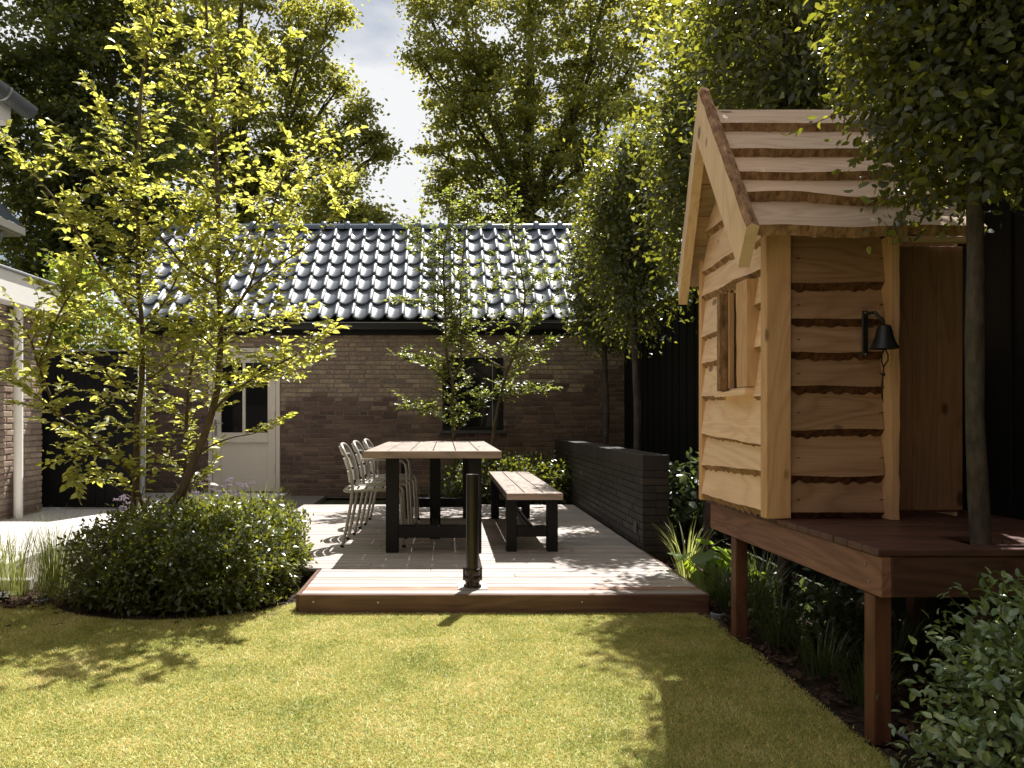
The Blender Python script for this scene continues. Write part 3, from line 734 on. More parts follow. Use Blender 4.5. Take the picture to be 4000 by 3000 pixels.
# gate
gt_ = thing('garden_gate', 'tall black boarded gate between the annex and the outbuilding', 'gate', (-3.9, 8.3, .08))
GA, GB, GYY = -4.80, -3.475, 8.30
ng = 12; gw_ = (GB-GA)/ng
for k in range(ng): MB().cbox(GA+k*gw_+.002, GA+(k+1)*gw_-.002, GYY, GYY+.022, .10, 1.845, .003).build('board', BLACKW, gt_)
for zz in (.35, 1.55): MB().cbox(GA, GB, GYY+.023, GYY+.06, zz, zz+.09, .003).build('rail', BLACKW, gt_)
MB().cbox(GA, GB, GYY-.01, GYY+.035, 1.846, 1.862, .002).build('top_cap', ZINC, gt_)
sf = thing('side_fence', 'black boarded fence from the gate to the outbuilding corner', 'fence', (-3.7, 9.3, 0))
p0, p1 = Vector((-3.465, 8.335, 0)), Vector((-4.26, 10.14, 0)); nf = 14
for k in range(nf):
    a_ = p0.lerp(p1, k/nf); b_ = p0.lerp(p1, (k+.97)/nf); d = (b_-a_).normalized(); q = Vector((-d.y, d.x, 0))*.011
    v = [(a_+q), (b_+q), (b_-q), (a_-q)]; v = [(p.x, p.y, z) for z in (.08, 1.85) for p in v]
    MB().add(v, [(0, 1, 2, 3), (7, 6, 5, 4), (0, 4, 5, 1), (1, 5, 6, 2), (2, 6, 7, 3), (3, 7, 4, 0)]).build('board', BLACKW, sf)
# far neighbour house
nh = thing('neighbour_house', 'distant dark red brick house with a tiled roof behind the annex', 'house', (-9.5, 12, 0))
MB().box(-11.5, -7.72, 6.0, 12.75, 0, 4.3).build('wall', BR_RED, nh)
jn = MB()
for r in range(34):
    z0 = 2.2+r*.0625
    for c_ in range(10): jn.cbox(-7.74, -7.705, 12.75-.22*(c_+1)-(.11 if r % 2 else 0), 12.75-.22*c_-.01-(.11 if r % 2 else 0), z0, z0+.052, .004)
jn.build('brickwork', BR_RED, nh)['kind'] = 'stuff'
MB().cbox(-7.71, -7.40, 6, 12.95, 4.26, 4.30, .004).build('soffit', CREAM, nh)
MB().cbox(-7.40, -7.33, 6, 12.97, 4.28, 4.42, .01).build('gutter_box', CREAM, nh)
MB().tube([(-7.5, 12.55, 4.25), (-7.55, 12.55, 4.1), (-7.65, 12.55, 3.95), (-7.65, 12.55, .1)], .045, 10).build('downpipe', ZINC, nh, True)
m = MB()
ex = lambda u, h, y_: (-7.36-u*.72-h*.6, y_, 4.44+u*.72+h*.75)
nt_ = 9
for k in range(nt_):
    u0, u1 = k*.36, (k+1)*.36+.04
    m.add([ex(u0, .045, 6), ex(u0, .045, 13.0), ex(u1, 0, 13.0), ex(u1, 0, 6), ex(u0, 0, 6), ex(u0, 0, 13.0)], [(0, 1, 2, 3), (0, 4, 5, 1), (1, 5, 2)])
m.build('roof', TILE, nh)

# ================================================================== RIGHT FENCE
fe = thing('black_fence', 'tall black vertical board fence along the right side of the garden', 'fence', (2.45, 6, 0))
nf = 68; f0 = 2.0; pitchf = (10.18-f0)/nf
for k in range(nf):
    MB().cbox(2.44+(.012 if k % 2 else 0), 2.462+(.012 if k % 2 else 0), f0+k*pitchf+.001, f0+(k+1)*pitchf+.008, 0.01, 2.42+random.uniform(-.002, .002), .003).build('board', BLACKW, fe)
MB().box(2.44, 2.47, -4.4, f0-.001, .01, 2.42).build('board', BLACKW, fe)  # unseen fence run, added to block low sky behind the camera
MB().cbox(2.476, 2.52, f0, 10.18, .4, .47, .003).build('rail', BLACKW, fe)
MB().cbox(2.476, 2.52, f0, 10.18, 1.9, 1.97, .003).build('rail', BLACKW, fe)

# ================================================================== PLATFORM
pf = thing('raised_platform', 'reddish hardwood platform on posts carrying the wooden playhouse', 'platform', (1.9, 3.2, 0))
PZ = .665; PX0, PX1 = 1.408, 2.425
npb = 17; pp = .0935
for k in range(npb):
    y0 = 2.418+k*pp
    segs = [(PX0+random.uniform(-.002, .002), PX1)]
    if k in (1, 2): segs = [(segs[0][0], 1.775), (1.955, PX1)]
    for a_, b_ in segs: MB().cbox(a_, b_, y0+.002, y0+pp-.002, PZ-.024, PZ+random.uniform(-.0006, .0006), .003).build('board', HARD_X, pf)
MB().cbox(1.422, 1.458, 2.424, 3.985, .505, PZ-.026, .003).build('side_beam', HARD_Y, pf)
MB().cbox(1.459, PX1, 2.426, 2.462, .505, PZ-.026, .003).build('front_beam', HARD_X, pf)
bq = MB().lathe([(0, .004), (.005, .0035), (.006, 0)], (0, 0, 0), 10).mesh('bolt', M('dull_bolt', (.25, .22, .2), .5, .5, .6))
for (yy, zz) in ((2.49, .545), (2.51, .60), (3.67, .545), (3.69, .60)): link('bolt', bq, pf, (1.4218, yy, zz), (0, radians(-90), 0))
MB().cbox(1.459, PX1, 3.945, 3.983, .505, PZ-.026, .003).build('rear_beam', HARD_X, pf)
for (x_, y_) in ((1.426, 2.470), (1.426, 3.65), (2.30, 2.47), (2.30, 3.65)):
    MB().cbox(x_, x_+.060, y_, y_+.06, .0, .503 if x_ > 2 or True else .5, .004).build('post', HARD_Z, pf)

# ================================================================== PLAYHOUSE
ph = thing('playhouse', 'rustic wooden playhouse with live edge cladding on the raised platform', 'playhouse', (1.8, 3.55, PZ))
HX0, HX1, HY0, HY1 = 1.385, 2.235, 3.165, 3.945
RGY, RGZ, EVY, EVZ = 3.555, 2.56, 3.03, 1.84
def live(name, O, U, Vd, Nn, L, v0, v1, t, mats, parent, amp=.008, s=.028, lift=.016, seed=0, big=None, n=34, top_wave=0, trim=None):
    """a sawn board with a wavy bark edge: O origin, U along, Vd down the face, Nn outward"""
    O, U, Vd, Nn = Vector(O), Vector(U).normalized(), Vector(Vd).normalized(), Vector(Nn).normalized()
    m = MB(); vs = []; mi = []
    for i in range(n+1):
        q = i/n
        wv = amp*(mnoise.noise(Vector((q*L*3.3+seed*7.3, seed, 0)))*1.4+.3*mnoise.noise(Vector((q*L*15, seed*3.1, 2))))+.0022*mnoise.noise(Vector((q*L*70, seed, 3)))
        if big: wv += big(q)
        tw_ = top_wave*mnoise.noise(Vector((q*L*5+seed, 4, seed)))
        ss = s*(1+.7*mnoise.noise(Vector((q*L*30, seed, 5))))
        def P(v, nn):
            lo, hi = (0, L) if trim is None else trim(v)
            return O+U*(lo+(hi-lo)*q)+Vd*v+Nn*nn
        vb = v1+wv
        k1 = .003*mnoise.noise(Vector((q*L*60, seed, 8)))
        vs += [P(v0+tw_, .009), P(vb, t+lift), P(vb+ss*.45, (t+lift)*.62+k1), P(vb+ss, .011), P(v0+tw_, .0)]
    k = 5; fs = []
    for i in range(n):
        for e, mm in ((0, 0), (1, 1), (2, 1), (3, 0), (4, 0)):
            fs.append((i*k+e, i*k+(e+1) % k, (i+1)*k+(e+1) % k, (i+1)*k+e)); mi.append(mm)
    fs += [tuple(range(k)), tuple(n*k+j for j in range(k))]; mi += [0, 0]
    m.add(vs, fs, mi)
    return m.build(name, mats, parent)
# inner shell, dark inside
sh = MB(); CX = HX0+.012
def shellx(y0, y1, z0, z1): sh.box(CX, CX+.012, y0, y1, z0, z1)
shellx(3.18, 3.365, PZ+.002, 1.75); shellx(3.625, 3.93, PZ+.002, 1.75); shellx(3.366, 3.624, PZ+.002, 1.22); shellx(3.366, 3.624, 1.70, 1.75)
sh.add([(CX, 3.18, 1.751), (CX, 3.93, 1.751), (CX, 3.93, 1.97), (CX, 3.555, 2.46), (CX, 3.18, 1.97)]+[(CX+.012, 3.18, 1.751), (CX+.012, 3.93, 1.751), (CX+.012, 3.93, 1.97), (CX+.012, 3.555, 2.46), (CX+.012, 3.18, 1.97)], [(4, 3, 2, 1, 0), (5, 6, 7, 8, 9), (0, 1, 6, 5), (2, 3, 8, 7), (3, 4, 9, 8)])
sh.box(HX0+.03, 1.90, HY0+.022, HY0+.034, PZ+.002, 1.86); sh.box(HX0+.03, HX1-.01, HY1-.02, HY1-.005, PZ+.002, 1.95); sh.box(HX1-.015, HX1-.002, HY0+.075, HY1-.02, PZ+.002, 1.95)
sh.build('inner_wall', LARY, ph)
# front cladding
fz = [1.667, 1.515, 1.374, 1.229, 1.046, .849, .694]
prev = 1.875
for k, z_ in enumerate(fz):
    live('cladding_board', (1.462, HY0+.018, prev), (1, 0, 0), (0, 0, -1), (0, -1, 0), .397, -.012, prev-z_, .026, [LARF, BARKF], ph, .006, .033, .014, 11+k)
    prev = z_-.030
nl = MB(); zz_ = [1.875]+[z-.030 for z in fz]
for a_, b_ in zip(zz_[:-1], zz_[1:]):
    for xx in (1.485, 1.835): nl.cbox(xx-.0025, xx+.0025, 3.1105, 3.135, (a_+b_)/2+.006, (a_+b_)/2+.011, .001)
nl.build('nail_heads', M('rusty_nail', (.10, .07, .05), .6, .4, .5), ph)['kind'] = 'stuff'
# corner posts
MB().cbox(1.352, 1.458, 3.128, 3.188, PZ+.003, 1.872, .004).build('corner_post', LARZ, ph)
MB().cbox(1.352, 1.392, 3.925, 3.965, PZ-.005, 1.93, .004).build('corner_post', LARZ, ph)
# wavy post beside the door
m = MB(); vs = []; nn = 24
for i in range(nn+1):
    z_ = PZ+.003+(1.855-PZ)*i/nn; wv = .008*mnoise.noise(Vector((0, 3, z_*6)))+.004*mnoise.noise(Vector((0, 9, z_*19)))
    w2 = .007*mnoise.noise(Vector((5, 1, z_*5)))
    vs += [(1.861+w2, 3.095, z_), (1.893+wv, 3.095, z_), (1.903+wv, 3.125, z_), (1.903+wv, 3.18, z_), (1.861+w2, 3.18, z_)]
fs = []; mi = []
for i in range(nn):
    for e in range(5): fs.append((i*5+e, i*5+(e+1) % 5, i*5+5+(e+1) % 5, i*5+5+e)); mi.append(1 if e in (1,) else 0)
m.add(vs, fs+[tuple(range(5)), tuple(nn*5+j for j in range(5))], mi+[0, 0]).build('door_post', [LARZ, BARKE], ph)
# door
dd = MB(); dd.box(1.90, 2.222, 3.226, 3.235, PZ+.02, 1.84); dd_o = dd.build('door', LDOOR, ph)
for k in range(3):
    MB().cbox(1.907+k*.109, 1.907+(k+1)*.109-.0015, 3.203, 3.225, PZ+.03, 1.835, .0025).build('door_board', LDOOR, dd_o)
MB().cbox(1.905, 2.235, 3.13, 3.17, 1.837, 1.862, .003).build('door_head', LARX, ph)
# left gable cladding  (U from far to near: -Y)
def gab(y_far, y_near, ztop, zbot, seed, amp=.008, tilt=0, s=.03, trim=None, n=20):
    L = y_far-y_near
    return live('cladding_board', (HX0+.006, y_far, ztop), (0, -1, 0), (0, 0, -1), (-1, 0, 0), L, 0, ztop-zbot, .024, [LARY, BARKE], ph, amp, s, .014, seed, (lambda q: tilt*(q-.5)) if tilt else None, n+12, 0, trim)
YF, YN = 3.926, 3.186
gab(YF, YN, .856, .695, 1, .007, .0, .033)
gab(YF, YN, 1.02, .858, 2, .010, -.02, .032)
gab(YF, YN, 1.235, .995, 3, .008, .036, .020)
gab(YF, 3.642, 1.40, 1.205, 4, .004, .004, .026, n=8); gab(3.27, YN, 1.40, 1.190, 5, .004, 0, .022, n=8)
gab(YF, 3.642, 1.55, 1.385, 6, .008, -.01, .028, n=8); gab(3.27, YN, 1.59, 1.405, 7, .006, .0, .030, n=8)
gab(YF, 3.642, 1.76, 1.525, 8, .006, -.01, .024, n=8); gab(3.27, YN, 1.76, 1.590, 9, .006, .0, .030, n=8)
gab(YF, YN, 1.885, 1.735, 10, .010, .0, .032)
hw = lambda z: (2.50-z)/.72*.525
def trim_at(ztop):
    def f(v):
        z = ztop-v; h_ = min(.37, hw(z)); return (3.926-(3.555+h_), 3.926-(3.555-h_))
    return f
for (zt, zb, sd_) in ((2.08, 1.868, 31), (2.26, 2.06, 32), (2.44, 2.24, 33)): gab(YF, YN, zt, zb, sd_, .008, 0, .026, trim_at(zt))
# window surround
wo = MB()
def wavyv(x0, x1, ya, yb, z0, z1, sd_, amp, mats=None, name='window_side', side=1):
    m = MB(); vs = []; nn = 14; fs = []; mi = []
    for i in range(nn+1):
        z_ = z0+(z1-z0)*i/nn; wv = amp*(mnoise.noise(Vector((sd_, 2, z_*7)))*1.5+.3*mnoise.noise(Vector((sd_, 5, z_*30))))
        vs += [(x0, ya, z_), (x1, ya, z_), (x1, yb+wv, z_), (x0, yb+wv+.008, z_)]
    for i in range(nn):
        for e in range(4): fs.append((i*4+e, i*4+(e+1) % 4, i*4+4+(e+1) % 4, i*4+4+e)); mi.append(1 if e == 2 else 0)
    return m.add(vs, fs+[(0, 1, 2, 3), tuple(nn*4+j for j in range(4))], mi+[0, 0]).build(name, [LARZ, BARKE], ph)
MB().cbox(1.330, 1.373, 3.606, 3.640, 1.225, 1.70, .003).build('window_side', [BARKE], ph)
MB().cbox(1.374, 1.402, 3.600, 3.622, 1.235, 1.705, .003).build('window_side', LARZ, ph)
wavyv(1.322, 1.385, 3.255, 3.365, 1.232, 1.705, 4, .012)
m = MB(); m.add([(1.318, 3.64, 1.212), (1.318, 3.27, 1.226), (1.392, 3.27, 1.230), (1.392, 3.64, 1.230), (1.318, 3.64, 1.196), (1.318, 3.27, 1.195), (1.392, 3.27, 1.205), (1.392, 3.64, 1.205)], [(0, 1, 2, 3), (7, 6, 5, 4), (0, 4, 5, 1), (1, 5, 6, 2), (2, 6, 7, 3), (3, 7, 4, 0)]).build('window_ledge', LARY, ph)
# roof boards
dF = Vector((0, EVY-RGY, EVZ-RGZ)); SLH = dF.length; dF.normalize(); nF = Vector((0, dF.z, -dF.y))
if nF.z < 0: nF = -nF
rb = [(-.004, .19), (.205, .41), (.425, .60), (.615, .762), (.800, 1.0)]
def bigw(q): return .030*math.exp(-((q-.58)/.22)**2)-.012*math.exp(-((q-.2)/.2)**2)
for k, (a_, b_) in enumerate(rb):
    live('roof_board', Vector((1.242+random.uniform(-.006, .006), RGY, RGZ)), (1, 0, 0), dF, nF, .935+random.uniform(-.008, .008), (a_-.03 if k else a_)*SLH, b_*SLH, .030, [LARX, BARKE], ph, .009, .022, .018, 50+k, bigw if k == 3 else None, 30)
dR = Vector((0, -dF.y, dF.z)); nR = Vector((0, -nF.y, nF.z))
for k, (a_, b_) in enumerate(rb):
    live('roof_board', Vector((1.242+.06*b_, RGY, RGZ)), (1, 0, 0), dR, nR, .955-.06*b_, (a_-.03 if k else a_)*SLH, b_*SLH, .026, [LARX, BARKE], ph, .007, .024, .018, 60+k, None, 16)
MB().cbox(1.235, 1.30, 3.535, 3.575, 2.53, 2.578, .003).build('ridge_beam', LARX, ph)
# barge boards
def barge(sg, seed):
    m = MB(); vs = []; fs = []; mi = []; nn = 22
    po, pe = Vector((0, 3.555-sg*.004, 2.672)), Vector((0, 3.555+sg*(.575 if sg < 0 else .53), 1.868))
    qo, qe = Vector((0, 3.555-sg*.004, 2.43)), Vector((0, 3.555+sg*(.500 if sg < 0 else .49), 1.712))
    for i in range(nn+1):
        q = i/nn; a_ = po.lerp(pe, q); b_ = qo.lerp(qe, q); d = (a_-b_).normalized()
        wv = .007*mnoise.noise(Vector((q*6, seed, 0)))+.004*mnoise.noise(Vector((q*22, seed, 0))); k2 = .010+.006*mnoise.noise(Vector((q*40, seed, 4)))
        a_ = a_+d*wv
        ox = .068*q if sg > 0 else 0
        vs += [(1.203+ox, b_.y, b_.z), (1.203+ox+.7*k2, a_.y-d.y*.010, a_.z-d.z*.010), (1.228+ox, a_.y+d.y*k2*.8, a_.z+d.z*k2*.8), (1.262+ox, a_.y+d.y*-.004, a_.z-d.z*.004), (1.250+ox, b_.y, b_.z)]
    for i in range(nn):
        for e in range(5): fs.append((i*5+e, i*5+(e+1) % 5, i*5+5+(e+1) % 5, i*5+5+e)); mi.append(1 if e in (1, 2) else 0)
    m.add(vs, fs+[tuple(range(5)), tuple(nn*5+j for j in range(5))], mi+[0, 0]).build('barge_board', [LARB, BARKE], ph)
LARB = Wood('larch_barge', 'z', (.76, .55, .38), (.50, .32, .19), 9, .6, True, .75, .05)
barge(-1, 3); barge(1, 8)
# bell
be = thing('door_bell', 'small black iron bell on a bracket beside the playhouse door', 'bell', (1.80, 3.08, 1.35))
IRON = M('black_iron', (.02, .021, .024), .38, .6, .5, .2, 40, .2)
MB().cbox(1.752, 1.777, 3.118, 3.126, 1.352, 1.545, .003).build('bracket_plate', IRON, be)
MB().tube([(1.765, 3.117, 1.525), (1.765, 3.09, 1.530), (1.768, 3.055, 1.528), (1.775, 3.045, 1.510), (1.790, 3.045, 1.492)], .007, 8).build('bracket_arm', IRON, be, True)
MB().lathe([(.0, .100), (.014, .100), (.024, .094), (.028, .080), (.034, .050), (.044, .022), (.052, .008), (.055, 0), (.052, .001), (.040, .02), (.028, .05), (.022, .085), (0, .09)], (1.80, 3.045, 1.377), 24).build('bell', IRON, be, True)
MB().tube([(1.80, 3.045, 1.478), (1.796, 3.045, 1.492), (1.785, 3.045, 1.505)], .006, 8).build('hanger', IRON, be, True)
ROPE = M('dark_rope', (.03, .025, .022), .9, .1)
rp1 = MB(); rp1.tube([(1.798, 3.045, 1.378), (1.790, 3.045, 1.352), (1.789, 3.045, 1.325), (1.797, 3.045, 1.300), (1.795, 3.045, 1.27), (1.790, 3.045, 1.225), (1.791, 3.045, 1.18), (1.796, 3.045, 1.155)], [.003]*5+[.004, .004, .001], 6)
rp1.tube([(1.802, 3.045, 1.378), (1.815, 3.045, 1.355), (1.815, 3.045, 1.33), (1.798, 3.045, 1.305), (1.796, 3.045, 1.275)], .003, 6)
rp1.lathe([(0, .008), (.007, .005), (.008, 0), (.006, -.006), (0, -.008)], (1.796, 3.045, 1.272), 8)
rp1.build('rope', ROPE, be, True)
for z_ in (1.535, 1.362): link('screw', MB().lathe([(0, .003), (.005, .002), (.006, 0)], (0, 0, 0), 8).mesh('screw', STEEL), be, (1.765, 3.1175, z_), (radians(90), 0, 0))

# ================================================================== PLANTS
LF_MAIN = Leaf('yellow_green_leaf', [(.11, .14, .045), (.15, .17, .06), (.20, .20, .08), (.09, .11, .05)], [(.56, .58, .08), (.86, .78, .16), (.36, .42, .06), (.74, .68, .11), (.50, .52, .07)], .54, .36, .5)
LF_SECOND = Leaf('small_tree_leaf', [(.08, .10, .03), (.12, .135, .035), (.10, .11, .045)], [(.30, .36, .045), (.42, .44, .06), (.26, .3, .05)], .45, .36, .5)
LF_BUSH = Leaf('shrub_leaf', [(.032, .046, .016), (.045, .06, .018), (.065, .075, .022), (.035, .045, .02)], [(.30, .34, .03), (.46, .46, .04)], .26, .30, .6)
LF_EVER = Leaf('evergreen_oak_leaf', [(.020, .030, .012), (.034, .045, .016), (.06, .066, .026), (.026, .034, .018)], [(.36, .40, .03), (.62, .60, .06), (.24, .27, .03)], .27, .38, .5)
LF_NEAR = Leaf('glossy_privet_leaf', [(.07, .12, .055), (.17, .24, .12), (.10, .15, .06), (.24, .30, .11)], [(.16, .24, .03), (.28, .34, .04)], .18, .22, .8)
LF_FAR = Leaf('tall_tree_leaf', [(.045, .062, .018), (.065, .08, .02), (.085, .09, .03), (.045, .058, .022)], [(.36, .39, .05), (.62, .58, .09), (.48, .45, .07)], .48, .5, .4)
LF_DARK = Leaf('dark_tall_tree_leaf', [(.035, .05, .015), (.055, .068, .02), (.075, .08, .025)], [(.22, .26, .03), (.42, .42, .05), (.28, .30, .04)], .38, .5, .4)
LF_HEDGE = Leaf('bright_climber_leaf', [(.10, .15, .025), (.14, .18, .03), (.06, .10, .025)], [(.42, .46, .04), (.34, .42, .04)], .45, .36, .5)
LF_GRASS = Leaf('grass_blade_green', [(.14, .18, .05), (.20, .21, .08), (.11, .16, .04)], [(.30, .36, .07), (.38, .38, .12)], .4, .42, .4)
LF_DKGRASS = Leaf('dark_strap_leaf', [(.03, .055, .022), (.05, .075, .03), (.07, .085, .04)], [(.14, .2, .04), (.2, .24, .06)], .3, .3, .6)
LF_STRAP = Leaf('light_strap_leaf', [(.22, .26, .08), (.30, .31, .13), (.16, .21, .06)], [(.45, .5, .1), (.55, .55, .2)], .4, .38, .5)
LF_BIG = Leaf('big_round_leaf', [(.12, .19, .03), (.08, .14, .03), (.06, .10, .03)], [(.45, .55, .04), (.3, .42, .04)], .45, .4, .5)
FLOW = M('purple_flower', (.36, .29, .38), .8, .2, 0, .2, 50, .1)

def crown_points(c, rad, ncl, per, spread, shell=.55, flat=.7, expo=2.0, bottom=None):
    k_ = .35 if expo > 3.5 else 1.0
    """leaf clusters through a lumpy ellipsoid, denser towards its outside"""
    c = np.array(c, float); rad = np.array(rad, float)
    d = rvec(ncl); q = np.abs(d)**expo; d = d/np.power(q.sum(1, keepdims=True), 1/expo)
    lump = np.array([1+k_*.22*mnoise.noise(Vector(tuple(v*2.3+c))) + k_*.14*mnoise.noise(Vector(tuple(v*5.1+c))) for v in d])[:, None]
    r = (shell+(1-shell)*np.random.uniform(0, 1, (ncl, 1))**.6)
    C = c+d*rad*r*lump
    if bottom is not None: C = C[C[:, 2] > bottom]
    P = np.repeat(C, per, 0); o = np.random.normal(size=P.shape)*spread; o[:, 2] *= flat; P = P+o
    out = (P-c)/rad; out /= np.linalg.norm(out, axis=1, keepdims=True)+1e-6
    return P, out, C
def leaf_orient(P, out, up=.9, outw=.5, rnd=.7, droop=0):
    n = len(P); D = out*outw+rvec(n)*rnd; D[:, 2] -= droop
    N = np.array([0, 0, up])+rvec(n)*.75+out*.4
    return D, N
def stems_to(m, base, targets, r0, r1, n=7, seg=6, wob=.03):
    base = Vector(base)
    for t_ in targets:
        t_ = Vector(t_); pts = []; 
        for i in range(seg+1):
            q = i/seg; p = base.lerp(t_, q); p.z = base.z+(t_.z-base.z)*(q**.8)
            k = wob*sin(pi*q); p += Vector((random.uniform(-k, k), random.uniform(-k, k), random.uniform(-k, k)*.5)); pts.append(p)
        m.tube(pts, [r0+(r1-r0)*i/seg for i in range(seg+1)], n, cap=False)
def shrub(name, label, cat, c, rad, ncl, per, spread, leaf, mat, wid=1, T=LEAF4, shell=.6, expo=2.6, bottom=.02, nstem=14, group=None, parts=0, stemmat=BARK_B, up=.8, sprouts=0, rnd=.7):
    t = thing(name, label, cat, (c[0], c[1], 0), group)
    P, out, C = crown_points(c, rad, ncl, per, spread, shell, .9, expo, bottom)
    ok = P[:, 2] > bottom; P, out = P[ok], out[ok]
    if sprouts:
        idx = np.random.choice(len(C), sprouts); m_ = MB()
        for i in idx:
            b_ = Vector(C[i]); o_ = Vector((C[i]-np.array(c))/np.array(rad)).normalized()*.5+Vector((random.uniform(-.3, .3), random.uniform(-.3, .3), .6)); L = random.uniform(.5, 1)*leaf*3.2
            e_ = b_+o_.normalized()*L; m_.tube([b_, e_], [.0015, .0007], 4, cap=False)
            k_ = 7; q = np.linspace(.2, 1, k_)[:, None]
            P = np.vstack([P, np.array(b_)+(np.array(e_)-np.array(b_))*q]); out = np.vstack([out, np.tile(np.array(o_), (k_, 1))])
        m_.build('shoots', stemmat, t)['kind'] = 'stuff'
    D, N = leaf_orient(P, out, up, .5, rnd)
    sz = leaf*np.random.uniform(.65, 1.15, len(P))
    if parts: leaves_with_parts(t, T, P, D, N, sz, mat, parts, wid)
    else:
        o = link('foliage', leaves_mesh('foliage', T, P, D, N, sz, mat, wid), t); o['kind'] = 'stuff'
    m = MB(); idx = np.random.choice(len(C), nstem)
    stems_to(m, (c[0], c[1], 0), [tuple(np.array(c)+(C[i]-np.array(c))*.8) for i in idx], .007, .002, 5, 5, .04)
    m.build('stem', stemmat, t)['kind'] = 'stuff'
    return t
# round clipped shrub under the multi-stem tree
shrub('round_shrub', 'large clipped round evergreen shrub under the yellow leaved tree', 'shrub', (-1.555, 4.72, .24), (.605, .70, .285), 2300, 20, .032, .040, LF_BUSH, 1.0, LEAF4, .45, 4.5, .015, 60, sprouts=160)
shrub('low_shrub', 'low dark leafy shrub in the bed behind the table', 'shrub', (.80, 9.05, .32), (.95, .42, .32), 520, 14, .05, .058, LF_BUSH, 1.1, LEAF4, .55, 2.4, .05, 26, sprouts=40)
shrub('privet_bush', 'bright glossy leaved bush in the lower right corner', 'bush', (1.72, 1.93, .31), (.40, .42, .35), 480, 12, .040, .037, LF_NEAR, .95, LEAF6, .55, 2.2, .0, 40, parts=300, sprouts=90, up=1.1, rnd=.8)
shrub('leafy_perennial', 'green broad leaved plant between the black wall end and the playhouse', 'plant', (1.98, 6.05, .38), (.30, .34, .36), 120, 9, .07, .085, LF_DKGRASS, 1.1, LEAF6, .4, 2, .05, 14, up=.9)
shrub('climber', 'bright green climber rising behind the black garden gate', 'climber', (-4.62, 9.35, 2.0), (.66, .45, 1.05), 330, 22, .09, .085, LF_HEDGE, 1.1, LEAF4, .5, 2.2, .4, 18)
shrub('groundcover', 'low dark mixed plants under the raised platform', 'plant', (1.95, 3.9, .08), (.38, .55, .10), 160, 9, .05, .05, LF_DKGRASS, 1.1, LEAF4, .4, 2, .01, 8)

def blades(m_list, c, n, h, spread, wd, arch, seg=5, upr=.8):
    """arching strap leaves as strips, returned as vertex and triangle arrays"""
    V, F = m_list; cx, cy, cz = c
    for _ in range(n):
        a = random.uniform(0, 2*pi); L = h*random.uniform(.6, 1.1); ar = arch*random.uniform(.3, 1.1); w0 = wd*random.uniform(.7, 1.2)
        r0 = spread*sqrt(random.random())*.35; x0, y0 = cx+r0*cos(a+random.uniform(-.6, .6)), cy+r0*sin(a+random.uniform(-.6, .6))
        d = Vector((cos(a), sin(a), 0)); sdv = Vector((-sin(a), cos(a), 0)); b = len(V); tilt = random.uniform(.08, .5)
        p = Vector((x0, y0, cz)); ang = pi/2-tilt*(1-upr)*2
        for i in range(seg+1):
            q = i/seg; wq = w0*(1-q**2.2)*(.6+.4*min(1, q*4))+.0002
            V += [tuple(p-sdv*wq*.5), tuple(p+sdv*wq*.5)]
            p = p+(d*cos(ang)+Vector((0, 0, 1))*sin(ang))*(L/seg); ang -= ar*pi/seg*(.3+q)
        for i in range(seg):
            F += [(b+2*i, b+2*i+1, b+2*i+3), (b+2*i, b+2*i+3, b+2*i+2)]
def tuft(name, label, c, n, h, spread, wd, arch, mat, group, upr=.8, cat='grass'):
    t = thing(name, label, cat, c, group); V, F = [], []
    blades((V, F), c, n, h, spread, wd, arch, 6, upr)
    link('blades', np_mesh('blades', V, F, mat), t)['kind'] = 'stuff'
    return t
G1 = 'ornamental grasses at the left of the round shrub'
tuft('ornamental_grass', 'tall fine grass clump at the left edge of the photo', (-2.62, 4.52, .01), 170, .50, .32, .0032, .42, LF_GRASS, G1)
tuft('ornamental_grass', 'fine grass clump touching the left side of the round shrub', (-2.36, 4.46, .01), 210, .52, .30, .0032, .30, LF_GRASS, G1)
tuft('ornamental_grass', 'grass clump behind the other two at the left of the shrub', (-2.50, 4.78, .01), 160, .50, .30, .0032, .40, LF_GRASS, G1)
tuft('ornamental_grass', 'sparse grass leaning out beyond the left edge', (-2.85, 4.70, .01), 120, .46, .30, .0032, .5, LF_GRASS, G1)
G2 = 'grasses between the round shrub and the cream door'
tuft('ornamental_grass', 'grass clump before the hinge side of the cream door', (-1.52, 6.0, .01), 190, .60, .34, .005, .5, LF_GRASS, G2)
tuft('ornamental_grass', 'grass clump before the handle side of the cream door', (-1.95, 6.05, .01), 150, .58, .34, .005, .45, LF_GRASS, G2)
def verbena(label, c, n, h, sp):
    t = thing('verbena', label, 'flower', c, 'purple flowers by the round shrub'); st = MB(); fl = MB()
    for _ in range(n):
        a = random.uniform(0, 2*pi); r = sp*sqrt(random.random()); x_, y_ = c[0]+r*cos(a), c[1]+r*sin(a); hh = h*random.uniform(.8, 1.1)
        st.tube([(c[0]+(x_-c[0])*.4, c[1]+(y_-c[1])*.4, 0), (x_-.01, y_, hh*.6), (x_, y_, hh)], [.0022, .0018, .0014], 5, cap=False)
        for k in range(22):
            aa = random.uniform(0, 2*pi); rr = .030*sqrt(random.random()); z_ = hh+random.uniform(-.008, .010)
            fl.box(x_+rr*cos(aa)-.003, x_+rr*cos(aa)+.003, y_+rr*sin(aa)-.003, y_+rr*sin(aa)+.003, z_-.003, z_+.004)
    st.build('stems', BARK_B, t)['kind'] = 'stuff'; fl.build('flower_heads', FLOW, t)['kind'] = 'stuff'
verbena('loose purple flower clump in front of the cream door', (-1.78, 5.95, 0), 26, .56, .26)
verbena('small purple flowers at the left shoulder of the round shrub', (-2.22, 5.35, 0), 12, .52, .16)
G3 = 'dark grassy clumps in the bed under the playhouse'
